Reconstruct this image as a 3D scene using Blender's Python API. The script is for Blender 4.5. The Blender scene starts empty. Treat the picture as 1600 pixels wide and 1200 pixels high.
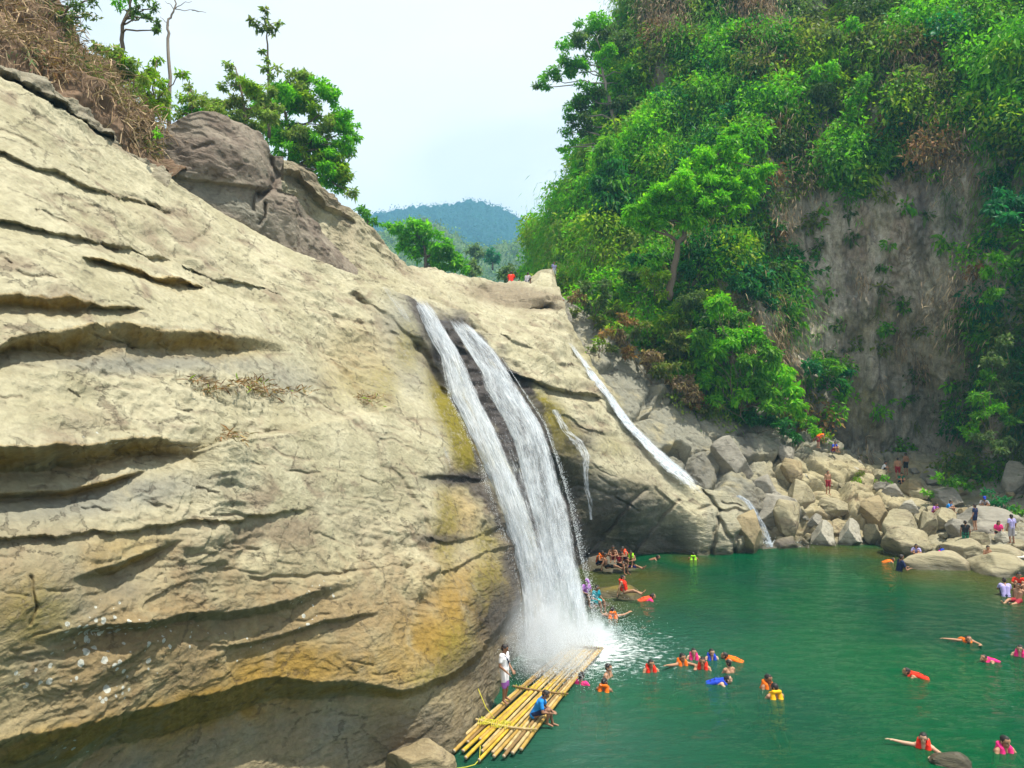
import bpy, math, random
import numpy as np
from mathutils import Vector, Matrix

R = math.radians
random.seed(11)
rng = np.random.default_rng(11)
scene = bpy.context.scene
COL = scene.collection

# ------------------------------------------------------------------ camera
CAM_H = 8.6
FPX = 1200.0                       # focal length in photograph pixels (1600 wide)
PITCH = math.atan(40.0 / FPX)
cam_d = bpy.data.cameras.new('camera')
cam_d.sensor_width = 36.0
cam_d.lens = 27.0
cam_d.clip_start = 0.1
cam_d.clip_end = 5000
cam = bpy.data.objects.new('camera', cam_d)
cam.location = (0, 0, CAM_H)
cam.rotation_euler = (math.pi / 2 + PITCH, 0, 0)
COL.objects.link(cam)
scene.camera = cam

# ------------------------------------------------------------------ light
scene.cycles.volume_bounces = 3
scene.cycles.transparent_max_bounces = 24
scene.cycles.max_bounces = 10
SUN_EL, SUN_AZ = R(71), R(112)      # azimuth clockwise from +Y (away from the camera)
SUN_STRENGTH = 4.8
scene.view_settings.view_transform = 'Standard'
scene.view_settings.look = 'None'
scene.view_settings.gamma = 1.0
scene.view_settings.exposure = 0.64
sun_dir = Vector((math.cos(SUN_EL) * math.sin(SUN_AZ), math.cos(SUN_EL) * math.cos(SUN_AZ), math.sin(SUN_EL)))
sl = bpy.data.lights.new('sun', 'SUN')
sl.energy = SUN_STRENGTH
sl.angle = R(0.6)
sl.color = (1.0, 0.95, 0.84)
so = bpy.data.objects.new('sun', sl)
so.rotation_euler = sun_dir.to_track_quat('Z', 'Y').to_euler()
so.location = (0, 0, 120)
COL.objects.link(so)


class NT:
    """small helper round a node tree"""
    def __init__(self, nt):
        self.t = nt
        nt.nodes.clear()

    def n(self, kind, ins=None, **props):
        nd = self.t.nodes.new(kind)
        for k, v in props.items():
            setattr(nd, k, v)
        if ins:
            for k, v in ins.items():
                s = nd.inputs[k]
                if isinstance(v, bpy.types.NodeSocket):
                    self.t.links.new(v, s)
                else:
                    s.default_value = v
        return nd

    def link(self, a, b):
        self.t.links.new(a, b)

    def noise(self, vec, scale, detail=6, rough=0.55, dist=0.0):
        return self.n('ShaderNodeTexNoise', {'Vector': vec, 'Scale': scale, 'Detail': detail, 'Roughness': rough, 'Distortion': dist}).outputs['Fac']

    def ramp(self, fac, a, b, smooth=True):
        return self.n('ShaderNodeMapRange', {'Value': fac, 'From Min': a, 'From Max': b}, interpolation_type='SMOOTHSTEP' if smooth else 'LINEAR').outputs[0]

    def math(self, op, a, b=0.0, clamp=False):
        return self.n('ShaderNodeMath', {0: a, 1: b}, operation=op, use_clamp=clamp).outputs[0]

    def mix(self, fac, a, b, blend='MIX'):
        nd = self.n('ShaderNodeMix', data_type='RGBA', blend_type=blend)
        for sock, v in ((nd.inputs[0], fac), (nd.inputs[6], a), (nd.inputs[7], b)):
            if isinstance(v, bpy.types.NodeSocket):
                self.t.links.new(v, sock)
            elif isinstance(v, (tuple, list)):
                sock.default_value = tuple(v) + ((1.0,) if len(v) == 3 else ())
            else:
                sock.default_value = v
        return nd.outputs[2]

    def attr(self, name):
        return self.n('ShaderNodeAttribute', attribute_name=name).outputs['Fac']

    def mapping(self, vec, scale=(1, 1, 1), rot=(0, 0, 0), loc=(0, 0, 0)):
        return self.n('ShaderNodeMapping', {'Vector': vec, 'Scale': scale, 'Rotation': rot, 'Location': loc}).outputs[0]


w = bpy.data.worlds.new('World')
scene.world = w
w.use_nodes = True
t = NT(w.node_tree)
sky = t.n('ShaderNodeTexSky', sky_type='NISHITA')
sky.sun_disc = False
sky.sun_elevation = SUN_EL
sky.sun_rotation = SUN_AZ
sky.air_density = 1.0
sky.dust_density = 2.0
dirn = t.n('ShaderNodeTexCoord').outputs['Generated']
cm = t.mapping(dirn, (1.0, 1.0, 2.2), (0, 0, 0.4), (3.1, 0.4, 0.2))
cl = t.ramp(t.noise(cm, 2.1, 6, 0.52, 0.4), 0.40, 0.62)
cl2 = t.noise(cm, 5.0, 5, 0.55)
cloud = t.mix(cl2, (7.4, 7.7, 8.1), (8.3, 8.4, 8.5))
thin = t.mix(0.86, sky.outputs[0], (7.5, 7.8, 8.1))
skyc = t.mix(cl, thin, cloud)
bg = t.n('ShaderNodeBackground', {'Color': skyc, 'Strength': 0.092})
out = t.n('ShaderNodeOutputWorld')
t.link(bg.outputs[0], out.inputs[0])


# ------------------------------------------------------------------ helpers
def unproj(px, py, d):
    """the world point at depth d (metres along +Y) seen at photograph pixel px, py"""
    px = np.asarray(px, float); py = np.asarray(py, float); d = np.asarray(d, float)
    u = (px - 800.0) / FPX
    v = (600.0 - py) / FPX
    Y = math.cos(PITCH) - math.sin(PITCH) * v
    Z = math.sin(PITCH) + math.cos(PITCH) * v
    k = d / Y
    return np.stack([u * k, Y * k, CAM_H + Z * k], -1)


def on_level(px, py, z=0.0):
    a = unproj(px, py, 1.0)
    k = (z - CAM_H) / (a[..., 2] - CAM_H)
    return unproj(px, py, k)


G12 = np.array([[1, 1, 0], [-1, 1, 0], [1, -1, 0], [-1, -1, 0], [1, 0, 1], [-1, 0, 1], [1, 0, -1], [-1, 0, -1], [0, 1, 1], [0, -1, 1], [0, 1, -1], [0, -1, -1]], float)


def hash3(i, seed):
    h = (i[..., 0] * 73856093) ^ (i[..., 1] * 19349663) ^ (i[..., 2] * 83492791) ^ (seed * 668265263)
    h = (h * 2654435761) & 0xffffffff
    h ^= h >> 15
    h = (h * 2246822519) & 0xffffffff
    h ^= h >> 13
    return h


def perlin(p, seed=0):
    i = np.floor(p).astype(np.int64)
    f = p - i
    u = f * f * f * (f * (f * 6 - 15) + 10)
    r = 0
    for dx in (0, 1):
        wx = u[..., 0] if dx else 1 - u[..., 0]
        for dy in (0, 1):
            wy = u[..., 1] if dy else 1 - u[..., 1]
            for dz in (0, 1):
                wz = u[..., 2] if dz else 1 - u[..., 2]
                o = np.array([dx, dy, dz])
                g = G12[hash3(i + o, seed) % 12]
                r = r + wx * wy * wz * ((f - o) * g).sum(-1)
    return r


def fbm(p, octs=5, seed=0, gain=0.5, lac=2.03):
    a, s, r = 1.0, 1.0, 0.0
    for k in range(octs):
        r = r + a * perlin(p * s, seed + k * 17)
        a *= gain
        s *= lac
    return r


def noise1(x, seed=0):
    x = np.asarray(x, float)
    return perlin(np.stack([x, x * 0 + 0.37, x * 0 + seed * 3.1], -1), seed)


def cells(p, seed=0):
    """nearest cell distance, gap to the second nearest, a random number per cell"""
    i = np.floor(p).astype(np.int64)
    f1 = np.full(p.shape[:-1], 9.0); f2 = f1.copy(); idv = f1 * 0
    for dx in (-1, 0, 1):
        for dy in (-1, 0, 1):
            for dz in (-1, 0, 1):
                c = i + np.array([dx, dy, dz])
                h = hash3(c, seed)
                q = c + np.stack([(h & 255) / 255.0, ((h >> 8) & 255) / 255.0, ((h >> 16) & 255) / 255.0], -1)
                dd = np.sqrt(((q - p) ** 2).sum(-1))
                near = dd < f1
                f2 = np.where(near, f1, np.minimum(f2, dd))
                idv = np.where(near, ((h >> 5) & 1023) / 1023.0, idv)
                f1 = np.where(near, dd, f1)
    return f1, f2 - f1, idv


def sstep(a, b, x):
    q = np.clip((x - a) / (b - a), 0, 1)
    return q * q * (3 - 2 * q)


def plates(p, steps=7, edge=0.8, seed=0, octs=5):
    """flaked terraces: flat treads with sharp risers"""
    k = fbm(p, octs, seed) * steps
    f = np.floor(k)
    return (f + sstep(edge, 1.0, k - f)) / steps


def tps(ctrl):
    """thin plate through inverse depth: planes stay planes"""
    c = np.array(ctrl, float)
    xy = c[:, :2] / 400.0
    v = 1.0 / c[:, 2]
    n = len(c)

    def ph(r2):
        return np.where(r2 > 1e-12, r2 * np.log(r2 + 1e-12), 0)
    K = ph(((xy[:, None] - xy[None]) ** 2).sum(-1)) + np.eye(n) * 2e-3
    Pm = np.c_[np.ones(n), xy]
    A = np.zeros((n + 3, n + 3)); A[:n, :n] = K; A[:n, n:] = Pm; A[n:, :n] = Pm.T
    sol = np.linalg.solve(A, np.r_[v, 0, 0, 0])

    def f(px, py):
        q = np.stack([px, py], -1) / 400.0
        s = sol[n] + sol[n + 1] * q[..., 0] + sol[n + 2] * q[..., 1]
        for k in range(n):
            s = s + sol[k] * ph(((q - xy[k]) ** 2).sum(-1))
        return 1.0 / s
    return f


def pl(poly, x):
    a = np.array(poly, float)
    return np.interp(x, a[:, 0], a[:, 1])


def ledge(px, py, lip, A, w=6.0, D=60.0, B=0.2, Du=25.0, end=40.0, jit=5.0, seed=1):
    xs = np.array([q[0] for q in lip], float)
    yl = pl(lip, px) + jit * (1.1 * noise1(px / 67.0, seed) + 0.55 * noise1(px / 21.0, seed + 5) + 0.3 * noise1(px / 7.0, seed + 9))
    tp = np.clip((px - xs[0]) / end, 0, 1) * np.clip((xs[-1] - px) / end, 0, 1)
    if isinstance(w, (list, tuple)):
        w = np.interp(px, xs, np.array(w, float))
    w = w + 0 * px
    if isinstance(A, (list, tuple)):
        A = np.interp(px, xs, np.array(A, float))
    s = py - yl
    d = np.where(s < 0, -B * np.exp(np.minimum(s, 0) / Du), np.where(s < w, s / w - B * (1 - s / w), np.exp(-np.maximum(s - w, 0) / D)))
    och = tp * np.exp(-((s - w * 0.55) / (w * 0.55 + 3)) ** 2) * (s > -3)  # ochre stain under the lip, with bounced light put into its colour
    return A * tp * d, och


def seg_dist(px, py, poly):
    best = np.full(px.shape, 1e9)
    for (ax, ay), (bx, by) in zip(poly[:-1], poly[1:]):
        dx, dy = bx - ax, by - ay
        L2 = dx * dx + dy * dy + 1e-9
        q = np.clip(((px - ax) * dx + (py - ay) * dy) / L2, 0, 1)
        best = np.minimum(best, np.hypot(px - ax - q * dx, py - ay - q * dy))
    return best


def brush(px, py, strokes):
    r = np.zeros(px.shape)
    for (x, y, rx, ry, rot, amt) in strokes:
        c, s = math.cos(R(rot)), math.sin(R(rot))
        u = ((px - x) * c + (py - y) * s) / rx
        v = (-(px - x) * s + (py - y) * c) / ry
        r = np.maximum(r, amt * np.exp(-(u * u + v * v) ** 1.5))
    return r


def in_poly(px, py, poly):
    ins = np.zeros(px.shape, bool)
    a = list(poly)
    j = len(a) - 1
    for i in range(len(a)):
        xi, yi = a[i]; xj, yj = a[j]
        c = ((yi > py) != (yj > py)) & (px < (xj - xi) * (py - yi) / (yj - yi + 1e-12) + xi)
        ins ^= c
        j = i
    return ins


def mesh_np(name, V, F, mat, smooth=True, parent=None, attrs=None, mats=None):
    """mesh object out of numpy vertices and (n, k) faces"""
    me = bpy.data.meshes.new(name)
    V = np.ascontiguousarray(V, np.float32); F = np.ascontiguousarray(F, np.int32)
    n, k = F.shape
    me.vertices.add(len(V)); me.vertices.foreach_set('co', V.ravel())
    me.loops.add(n * k); me.loops.foreach_set('vertex_index', F.ravel())
    me.polygons.add(n); me.polygons.foreach_set('loop_start', np.arange(0, n * k, k, dtype=np.int32))
    me.polygons.foreach_set('use_smooth', np.full(n, smooth, bool))
    for an, (dom, kind, arr) in (attrs or {}).items():
        at = me.attributes.new(an, kind, dom)
        at.data.foreach_set('vector' if kind == 'FLOAT_VECTOR' else 'value', np.ascontiguousarray(arr, np.float32).ravel())
    me.update()
    me.validate()
    if mat:
        me.materials.append(mat)
    o = bpy.data.objects.new(name, me)
    COL.objects.link(o)
    if parent:
        o.parent = parent
    return o


class Geo:
    """collects shapes of mixed faces into one mesh"""
    def __init__(self):
        self.v, self.f = [], []

    def add(self, v, f):
        o = len(self.v)
        self.v += [tuple(q) for q in v]
        self.f += [tuple(i + o for i in q) for q in f]

    def tube(self, pts, rad, seg=8, cap=True):
        pts = [Vector(p) for p in pts]
        if not isinstance(rad, (list, tuple)):
            rad = [rad] * len(pts)
        vs, fs = [], []
        prev = None
        for i, p in enumerate(pts):
            d = (pts[min(i + 1, len(pts) - 1)] - pts[max(i - 1, 0)]).normalized()
            a = prev if prev else (Vector((0, 0, 1)) if abs(d.z) < 0.9 else Vector((1, 0, 0)))
            a = (a - d * a.dot(d)).normalized()
            prev = a
            b = d.cross(a)
            for k in range(seg):
                q = 2 * math.pi * k / seg
                vs.append(p + (a * math.cos(q) + b * math.sin(q)) * rad[i])
        for i in range(len(pts) - 1):
            for k in range(seg):
                k2 = (k + 1) % seg
                fs.append((i * seg + k, i * seg + k2, (i + 1) * seg + k2, (i + 1) * seg + k))
        if cap:
            fs.append(tuple(reversed(range(seg))))
            fs.append(tuple((len(pts) - 1) * seg + k for k in range(seg)))
        self.add(vs, fs)

    def build(self, name, mat, parent=None, smooth=True):
        me = bpy.data.meshes.new(name)
        me.from_pydata(self.v, [], self.f)
        me.polygons.foreach_set('use_smooth', [smooth] * len(me.polygons))
        me.update()
        me.materials.append(mat)
        o = bpy.data.objects.new(name, me)
        COL.objects.link(o)
        if parent:
            o.parent = parent
        return o


def tag(o, label=None, cat=None, group=None, kind=None):
    if label: o['label'] = label
    if cat: o['category'] = cat
    if group: o['group'] = group
    if kind: o['kind'] = kind
    return o


def empty(name, loc, rz=0.0):
    o = bpy.data.objects.new(name, None)
    o.location = Vector([float(q) for q in loc])
    o.rotation_euler = (0, 0, rz)
    o.empty_display_size = 0.2
    COL.objects.link(o)
    return o


def new_mat(name):
    m = bpy.data.materials.new(name)
    m.use_nodes = True
    return m, NT(m.node_tree)


def plain(name, col, rough=0.7, spec=0.3, var=0.12, scale=9.0, bump=0.0, metal=0.0):
    m, t = new_mat(name)
    oc = t.n('ShaderNodeTexCoord').outputs['Object']
    f = t.noise(oc, scale, 5)
    c = t.mix(f, tuple(q * (1 - var * 1.6) for q in col), tuple(min(1, q * (1 + var * 1.4)) for q in col))
    b = t.n('ShaderNodeBsdfPrincipled', {'Base Color': c, 'Roughness': rough, 'Specular IOR Level': spec, 'Metallic': metal})
    if bump:
        bp = t.n('ShaderNodeBump', {'Height': t.noise(oc, scale * 4, 6), 'Strength': bump, 'Distance': 0.02})
        t.link(bp.outputs[0], b.inputs['Normal'])
    o = t.n('ShaderNodeOutputMaterial')
    t.link(b.outputs[0], o.inputs[0])
    return m


def rock_mat(name, sand=((0.325, 0.30, 0.195), (0.455, 0.425, 0.30)), brown=(0.225, 0.18, 0.125), grey=(0.235, 0.232, 0.19), brown_amt=(0.53, 0.71),
             bed_rot=0.72, bed=(0.25, 1.0, 1.6), streak=0.0, grain=1.0):
    m, t = new_mat(name)
    oc = t.n('ShaderNodeTexCoord').outputs['Object']
    bedv = t.mapping(t.mapping(oc, rot=(0, 0, bed_rot)), bed)
    n1 = t.noise(oc, 0.55, 9, 0.62, 0.3)
    n2 = t.noise(bedv, 0.7, 9, 0.6, 0.6)
    n3 = t.noise(oc, 7.0, 8, 0.7)
    n4 = t.noise(bedv, 5.0, 8, 0.68, 0.4)
    c = t.mix(t.ramp(n1, 0.3, 0.7), sand[0], sand[1])
    bf = t.math('ADD', t.ramp(n2, brown_amt[0], brown_amt[1]), t.math('MULTIPLY', t.attr('dark'), t.ramp(n4, 0.25, 0.55)), True)
    c = t.mix(t.math('MULTIPLY', bf, 0.85), c, brown)
    gf = t.math('MULTIPLY', t.attr('grey'), t.ramp(n2, 0.25, 0.5))
    c = t.mix(gf, c, grey)
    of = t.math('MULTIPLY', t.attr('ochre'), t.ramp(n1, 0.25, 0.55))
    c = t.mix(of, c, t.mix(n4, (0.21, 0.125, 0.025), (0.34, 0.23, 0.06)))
    mf = t.math('MULTIPLY', t.attr('moss'), t.ramp(n4, 0.28, 0.56))
    c = t.mix(mf, c, t.mix(n3, (0.10, 0.085, 0.008), (0.24, 0.20, 0.02)))
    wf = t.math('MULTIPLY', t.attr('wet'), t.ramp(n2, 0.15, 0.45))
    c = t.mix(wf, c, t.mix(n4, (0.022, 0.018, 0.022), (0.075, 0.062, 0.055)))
    # lichen discs
    vo = t.n('ShaderNodeTexVoronoi', {'Vector': oc, 'Scale': 7.0, 'Randomness': 1.0})
    rr = t.math('MULTIPLY', t.attr('lichen'), t.n('ShaderNodeSeparateColor', {0: vo.outputs['Color']}).outputs[0])
    edge = t.math('ADD', vo.outputs['Distance'], t.math('MULTIPLY', t.math('SUBTRACT', n3, 0.5), 0.22))
    lf = t.ramp(t.math('SUBTRACT', t.math('MULTIPLY', rr, 0.56), edge), -0.01, 0.04)
    c = t.mix(t.math('MULTIPLY', lf, 0.85), c, (0.55, 0.57, 0.52))
    # mineral grain, pits and hairline cracks
    g = t.ramp(n3, 0.25, 0.75)
    c = t.mix(0.5 * grain, c, t.mix(g, (0.66, 0.64, 0.62), (1.16, 1.15, 1.12)), 'MULTIPLY')
    c = t.mix(0.5 * grain, c, t.mix(t.ramp(n4, 0.3, 0.7), (0.68, 0.66, 0.63), (1.12, 1.12, 1.1)), 'MULTIPLY')
    if streak:
        sv = t.mapping(oc, (0.55, 0.55, 0.05))
        s1 = t.noise(sv, 1.6, 8, 0.65, 0.3)
        s2 = t.noise(t.mapping(oc, (0.9, 0.9, 0.16)), 3.6, 9, 0.7, 0.5)
        c = t.mix(t.math('MULTIPLY', t.ramp(s2, 0.48, 0.62), streak * 0.8), c, (0.13, 0.10, 0.07))
        c = t.mix(t.math('MULTIPLY', t.ramp(s1, 0.46, 0.66), streak), c, (0.075, 0.058, 0.042))
        c = t.mix(t.math('MULTIPLY', t.ramp(t.noise(sv, 2.3, 8, 0.6, 0.5), 0.56, 0.7), streak), c, (0.36, 0.34, 0.30))
    cr = t.n('ShaderNodeTexVoronoi', {'Vector': t.mapping(bedv, (1, 1, 1)), 'Scale': 0.8}, feature='DISTANCE_TO_EDGE')
    hair = t.math('MULTIPLY', t.ramp(t.math('ADD', cr.outputs[0], t.math('MULTIPLY', t.math('SUBTRACT', n4, 0.5), 0.35)), 0.010, 0.0), t.ramp(n2, 0.42, 0.55))
    c = t.mix(t.math('MULTIPLY', hair, 0.35), c, (0.07, 0.055, 0.04))
    # the dark wet band along the waterline
    pz = t.n('ShaderNodeSeparateXYZ', {0: t.n('ShaderNodeNewGeometry').outputs['Position']}).outputs[2]
    tide = t.ramp(t.math('ADD', pz, t.math('MULTIPLY', t.math('SUBTRACT', n1, 0.5), 0.9)), 0.42, 0.12)
    c = t.mix(t.math('MULTIPLY', tide, 0.8), c, t.mix(n4, (0.035, 0.032, 0.02), (0.10, 0.09, 0.05)))
    wf = t.math('MAXIMUM', wf, tide)
    rough = t.n('ShaderNodeMapRange', {'Value': wf, 'To Min': 0.92, 'To Max': 0.38}).outputs[0]
    b = t.n('ShaderNodeBsdfPrincipled', {'Base Color': c, 'Roughness': rough, 'Specular IOR Level': 0.25})
    h = t.math('ADD', t.math('MULTIPLY', n3, 0.5), t.math('SUBTRACT', t.math('MULTIPLY', n4, 0.9), t.math('MULTIPLY', hair, 0.5)))
    bp = t.n('ShaderNodeBump', {'Height': h, 'Strength': 0.9, 'Distance': 0.085})
    t.link(bp.outputs[0], b.inputs['Normal'])
    o = t.n('ShaderNodeOutputMaterial')
    t.link(b.outputs[0], o.inputs[0])
    return m


def leaf_mat(name, trans=0.5, rough=0.5, hue=0.0):
    m, t = new_mat(name)
    c = t.n('ShaderNodeAttribute', attribute_name='leafcol').outputs['Color']
    b = t.n('ShaderNodeBsdfPrincipled', {'Base Color': c, 'Roughness': rough, 'Specular IOR Level': 0.25})
    tc = t.mix(1.0, c, (1.25, 1.5, 0.7), 'MULTIPLY')
    tr = t.n('ShaderNodeBsdfTranslucent', {'Color': tc})
    mx = t.n('ShaderNodeMixShader', {0: trans, 1: b.outputs[0], 2: tr.outputs[0]})
    o = t.n('ShaderNodeOutputMaterial')
    t.link(mx.outputs[0], o.inputs[0])
    return m


M_LEAF = leaf_mat('leaf')
M_DRY = leaf_mat('dry_leaf', 0.12, 0.85)
M_BARK = plain('bark', (0.16, 0.125, 0.09), 0.9, 0.2, 0.3, 14, 0.5)
M_BARK_PALE = plain('pale_bark', (0.27, 0.23, 0.19), 0.9, 0.2, 0.25, 14, 0.4)

PAL = {
    'bright': [(0.115, 0.37, 0.010), (0.16, 0.42, 0.012), (0.09, 0.31, 0.012), (0.19, 0.43, 0.015)],
    'yellow': [(0.24, 0.37, 0.016), (0.19, 0.33, 0.014), (0.30, 0.38, 0.03), (0.15, 0.31, 0.014)],
    'mid': [(0.090, 0.27, 0.016), (0.125, 0.31, 0.018), (0.065, 0.22, 0.018), (0.15, 0.32, 0.025)],
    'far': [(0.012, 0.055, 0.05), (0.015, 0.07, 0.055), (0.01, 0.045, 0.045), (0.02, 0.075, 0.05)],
    'sage': [(0.22, 0.31, 0.05), (0.28, 0.35, 0.08), (0.17, 0.28, 0.04), (0.26, 0.30, 0.10)],
    'vivid': [(0.16, 0.46, 0.008), (0.21, 0.50, 0.010), (0.12, 0.40, 0.010), (0.24, 0.50, 0.014)],
    'deep': [(0.026, 0.15, 0.028), (0.032, 0.18, 0.038), (0.024, 0.125, 0.028), (0.05, 0.18, 0.026)],
    'teal': [(0.018, 0.16, 0.060), (0.022, 0.20, 0.07), (0.03, 0.16, 0.07), (0.04, 0.18, 0.055)],
    'olive': [(0.13, 0.18, 0.028), (0.17, 0.20, 0.04), (0.10, 0.16, 0.025), (0.20, 0.20, 0.055)],
    'dry': [(0.33, 0.235, 0.135), (0.25, 0.165, 0.095), (0.40, 0.30, 0.18), (0.17, 0.115, 0.075)],
    'rust': [(0.26, 0.13, 0.05), (0.20, 0.10, 0.04), (0.28, 0.18, 0.06), (0.16, 0.13, 0.04)],
    'pale': [(0.13, 0.20, 0.07), (0.16, 0.22, 0.09), (0.10, 0.17, 0.06), (0.12, 0.16, 0.05)],
    'dusk': [(0.075, 0.14, 0.038), (0.10, 0.17, 0.045), (0.06, 0.12, 0.034), (0.12, 0.16, 0.055)],
}


def unit(a):
    return a / (np.linalg.norm(a, axis=-1, keepdims=True) + 1e-9)


def leaves_at(C, D, L, Wd, cols, sag=0.12):
    """rhombic leaves, folded a little; returns vertices and colours"""
    n = len(C)
    up = unit(rng.normal(size=(n, 3)) + np.array([0, 0, 0.8]))
    S = unit(np.cross(D, up))
    U = np.cross(S, D)
    L = L[:, None]; Wd = Wd[:, None]
    mid = C + D * L * 0.42
    v = np.stack([C, mid + S * Wd * 0.5 + U * Wd * 0.12, C + D * L - np.array([0, 0, 1.0]) * L * sag, mid - S * Wd * 0.5 + U * Wd * 0.12], 1)
    return v.reshape(-1, 3), cols


def leaf_obj(name, packs, mat=None, parent=None):
    V = np.concatenate([p[0] for p in packs]); Cc = np.concatenate([p[1] for p in packs])
    n = len(V) // 4
    F = np.arange(n * 4).reshape(n, 4)
    return mesh_np(name, V, F, mat or M_LEAF, False, parent, {'leafcol': ('FACE', 'FLOAT_VECTOR', Cc)})


def pick_cols(pal, n, var=0.22):
    base = np.array(PAL[pal])[rng.integers(0, 4, n)]
    k = np.exp(rng.normal(0, var, n))[:, None]
    return np.clip(base * k, 0.003, 0.6)


def clump(center, rad, n, L=0.3, W=0.12, pal='mid', droop=0.25, shell=0.5, squash=(1, 1, 1), var=0.22):
    """leaves through an uneven ball"""
    d = unit(rng.normal(size=(n, 3)))
    r = rng.random(n) ** shell
    lump = 1 + 0.35 * perlin(d * 1.9 + np.array(center) * 0.77, 5)
    P = np.array(center) + d * (r * lump * rad)[:, None] * np.array(squash)
    D = unit(d * 0.55 + rng.normal(size=(n, 3)) * 0.6 + np.array([0, 0, -droop]))
    s = np.exp(rng.normal(0, 0.28, n))
    return leaves_at(P, D, L * s, W * s, pick_cols(pal, n, var))
# ------------------------------------------------------------------ rock surfaces
ROCKS = {}


def relief(name, xs, top, bot, ny, ctrl, mat, ledges=(), cracks=(), disp=None, attrs=None, mask=None, back=6, back_step=0.5, back_drop=0.25,
           foot=0, vpow=1.0, after=None):
    """a rock surface laid out from control points (direction, distance), with ledges, cracks and flaking carved into it"""
    xs = np.asarray(xs, float)
    nx = len(xs)
    t0 = pl(top, xs); b0 = pl(bot, xs)
    v = np.linspace(0, 1, ny) ** vpow
    px = np.repeat(xs[None], ny, 0)
    py = t0[None] + (b0 - t0)[None] * v[:, None]
    base = tps(ctrl)(px, py)
    P0 = unproj(px, py, base)
    gu = np.gradient(P0, axis=1); gv = np.gradient(P0, axis=0)
    N = unit(np.cross(gu, gv))
    view = unit(P0 - np.array([0, 0, CAM_H]))
    N = np.where(((N * view).sum(-1) > 0)[..., None], -N, N)
    d = base.copy()
    och = np.zeros(px.shape)
    for i, L in enumerate(ledges):
        L = dict(L)
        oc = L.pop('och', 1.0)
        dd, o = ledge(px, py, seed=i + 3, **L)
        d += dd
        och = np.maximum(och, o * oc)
    cr = np.zeros(px.shape)
    wx = px + 5 * noise1(py / 17.0, 71); wy = py + 5 * noise1(px / 19.0, 72)
    for (poly, A, wd) in cracks:
        x0 = min(q[0] for q in poly) - 40; x1 = max(q[0] for q in poly) + 40
        i0, i1 = np.searchsorted(xs, [x0, x1])
        if i1 <= i0:
            continue
        sl_ = np.s_[:, i0:i1]
        g = np.exp(-(seg_dist(wx[sl_], wy[sl_], poly) / wd) ** 2)
        d[sl_] += A * g
        cr[sl_] = np.maximum(cr[sl_], g)
    P = unproj(px, py, d)
    if disp is not None:
        P = P + N * disp(P0, px, py)[..., None]
    if after is not None:
        P = after(P, px, py)
    keep = np.ones((ny, nx), bool) if mask is None else mask(px, py)
    ROCKS[name] = dict(xs=xs, py=py, P=P, N=N)
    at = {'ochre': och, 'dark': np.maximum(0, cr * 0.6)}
    for k in ('moss', 'grey', 'wet', 'lichen'):
        at[k] = np.zeros(px.shape)
    if attrs:
        for k, a in attrs(px, py, P).items():
            at[k] = np.maximum(at[k], a)
    rows = [P]
    if back:
        hd = unit(np.stack([P[0, :, 0], P[0, :, 1], P[0, :, 2] * 0], -1))
        ex = []
        for k in range(back, 0, -1):
            s = back_step * k ** 1.5
            ex.append(P[0] + hd * s + np.array([0, 0, -1.0]) * (back_drop * s * (0.3 + 0.35 * k)))
        rows = [np.stack(ex)] + rows
    if foot:
        rows.append(np.stack([P[-1] + np.array([0, 0, -foot])]))
    A = np.concatenate(rows, 0)
    top_n = back if back else 0
    KM = np.concatenate([np.repeat(keep[:1], top_n, 0), keep] + ([keep[-1:]] if foot else []), 0)
    m, n = A.shape[:2]
    idx = np.arange(m * n).reshape(m, n)
    F = np.stack([idx[:-1, :-1], idx[1:, :-1], idx[1:, 1:], idx[:-1, 1:]], -1).reshape(-1, 4)
    kq = (KM[:-1, :-1] & KM[1:, :-1] & KM[1:, 1:] & KM[:-1, 1:]).reshape(-1)
    F = F[kq]
    av = {}
    for k, a in at.items():
        f = np.concatenate([np.repeat(a[:1], top_n, 0), a] + ([a[-1:]] if foot else []), 0)
        av[k] = ('POINT', 'FLOAT', f)
    Vv = A.reshape(-1, 3)
    used = np.unique(F)
    re = np.full(len(Vv), -1); re[used] = np.arange(len(used))
    av = {k: (q[0], q[1], q[2].reshape(-1)[used]) for k, q in av.items()}
    return mesh_np(name, Vv[used], re[F], mat, True, None, av)


def rock_at(name, px, py):
    r = ROCKS[name]
    x = (px - r['xs'][0]) / (r['xs'][1] - r['xs'][0])
    i = int(np.clip(round(x), 0, len(r['xs']) - 1))
    c = r['py'][:, i]
    j = int(np.argmin(np.abs(c - py)))
    return r['P'][j, i].copy(), r['N'][j, i].copy()


M_ROCK = rock_mat('sandstone')
M_ROCK_GREY = rock_mat('grey_rock', sand=((0.27, 0.25, 0.20), (0.38, 0.36, 0.30)), brown=(0.17, 0.135, 0.10), grey=(0.33, 0.335, 0.34), bed_rot=0.2, bed=(0.6, 0.8, 1.0))
M_ROCK_DARK = rock_mat('weathered_rock', sand=((0.22, 0.185, 0.145), (0.31, 0.27, 0.215)), brown=(0.16, 0.125, 0.10), brown_amt=(0.42, 0.62))
M_CLIFF = rock_mat('cliff_rock', sand=((0.40, 0.36, 0.28), (0.50, 0.465, 0.385)), brown=(0.30, 0.23, 0.165), bed=(0.7, 0.7, 0.3), streak=0.5, grain=1.7)
M_BANK = rock_mat('bank_rock', sand=((0.30, 0.26, 0.155), (0.41, 0.365, 0.23)), brown=(0.24, 0.18, 0.11), bed_rot=0.2, bed=(0.6, 0.8, 1.0))
M_DIRT = plain('dry_soil', (0.17, 0.115, 0.075), 0.95, 0.1, 0.35, 3, 0.8)

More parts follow.
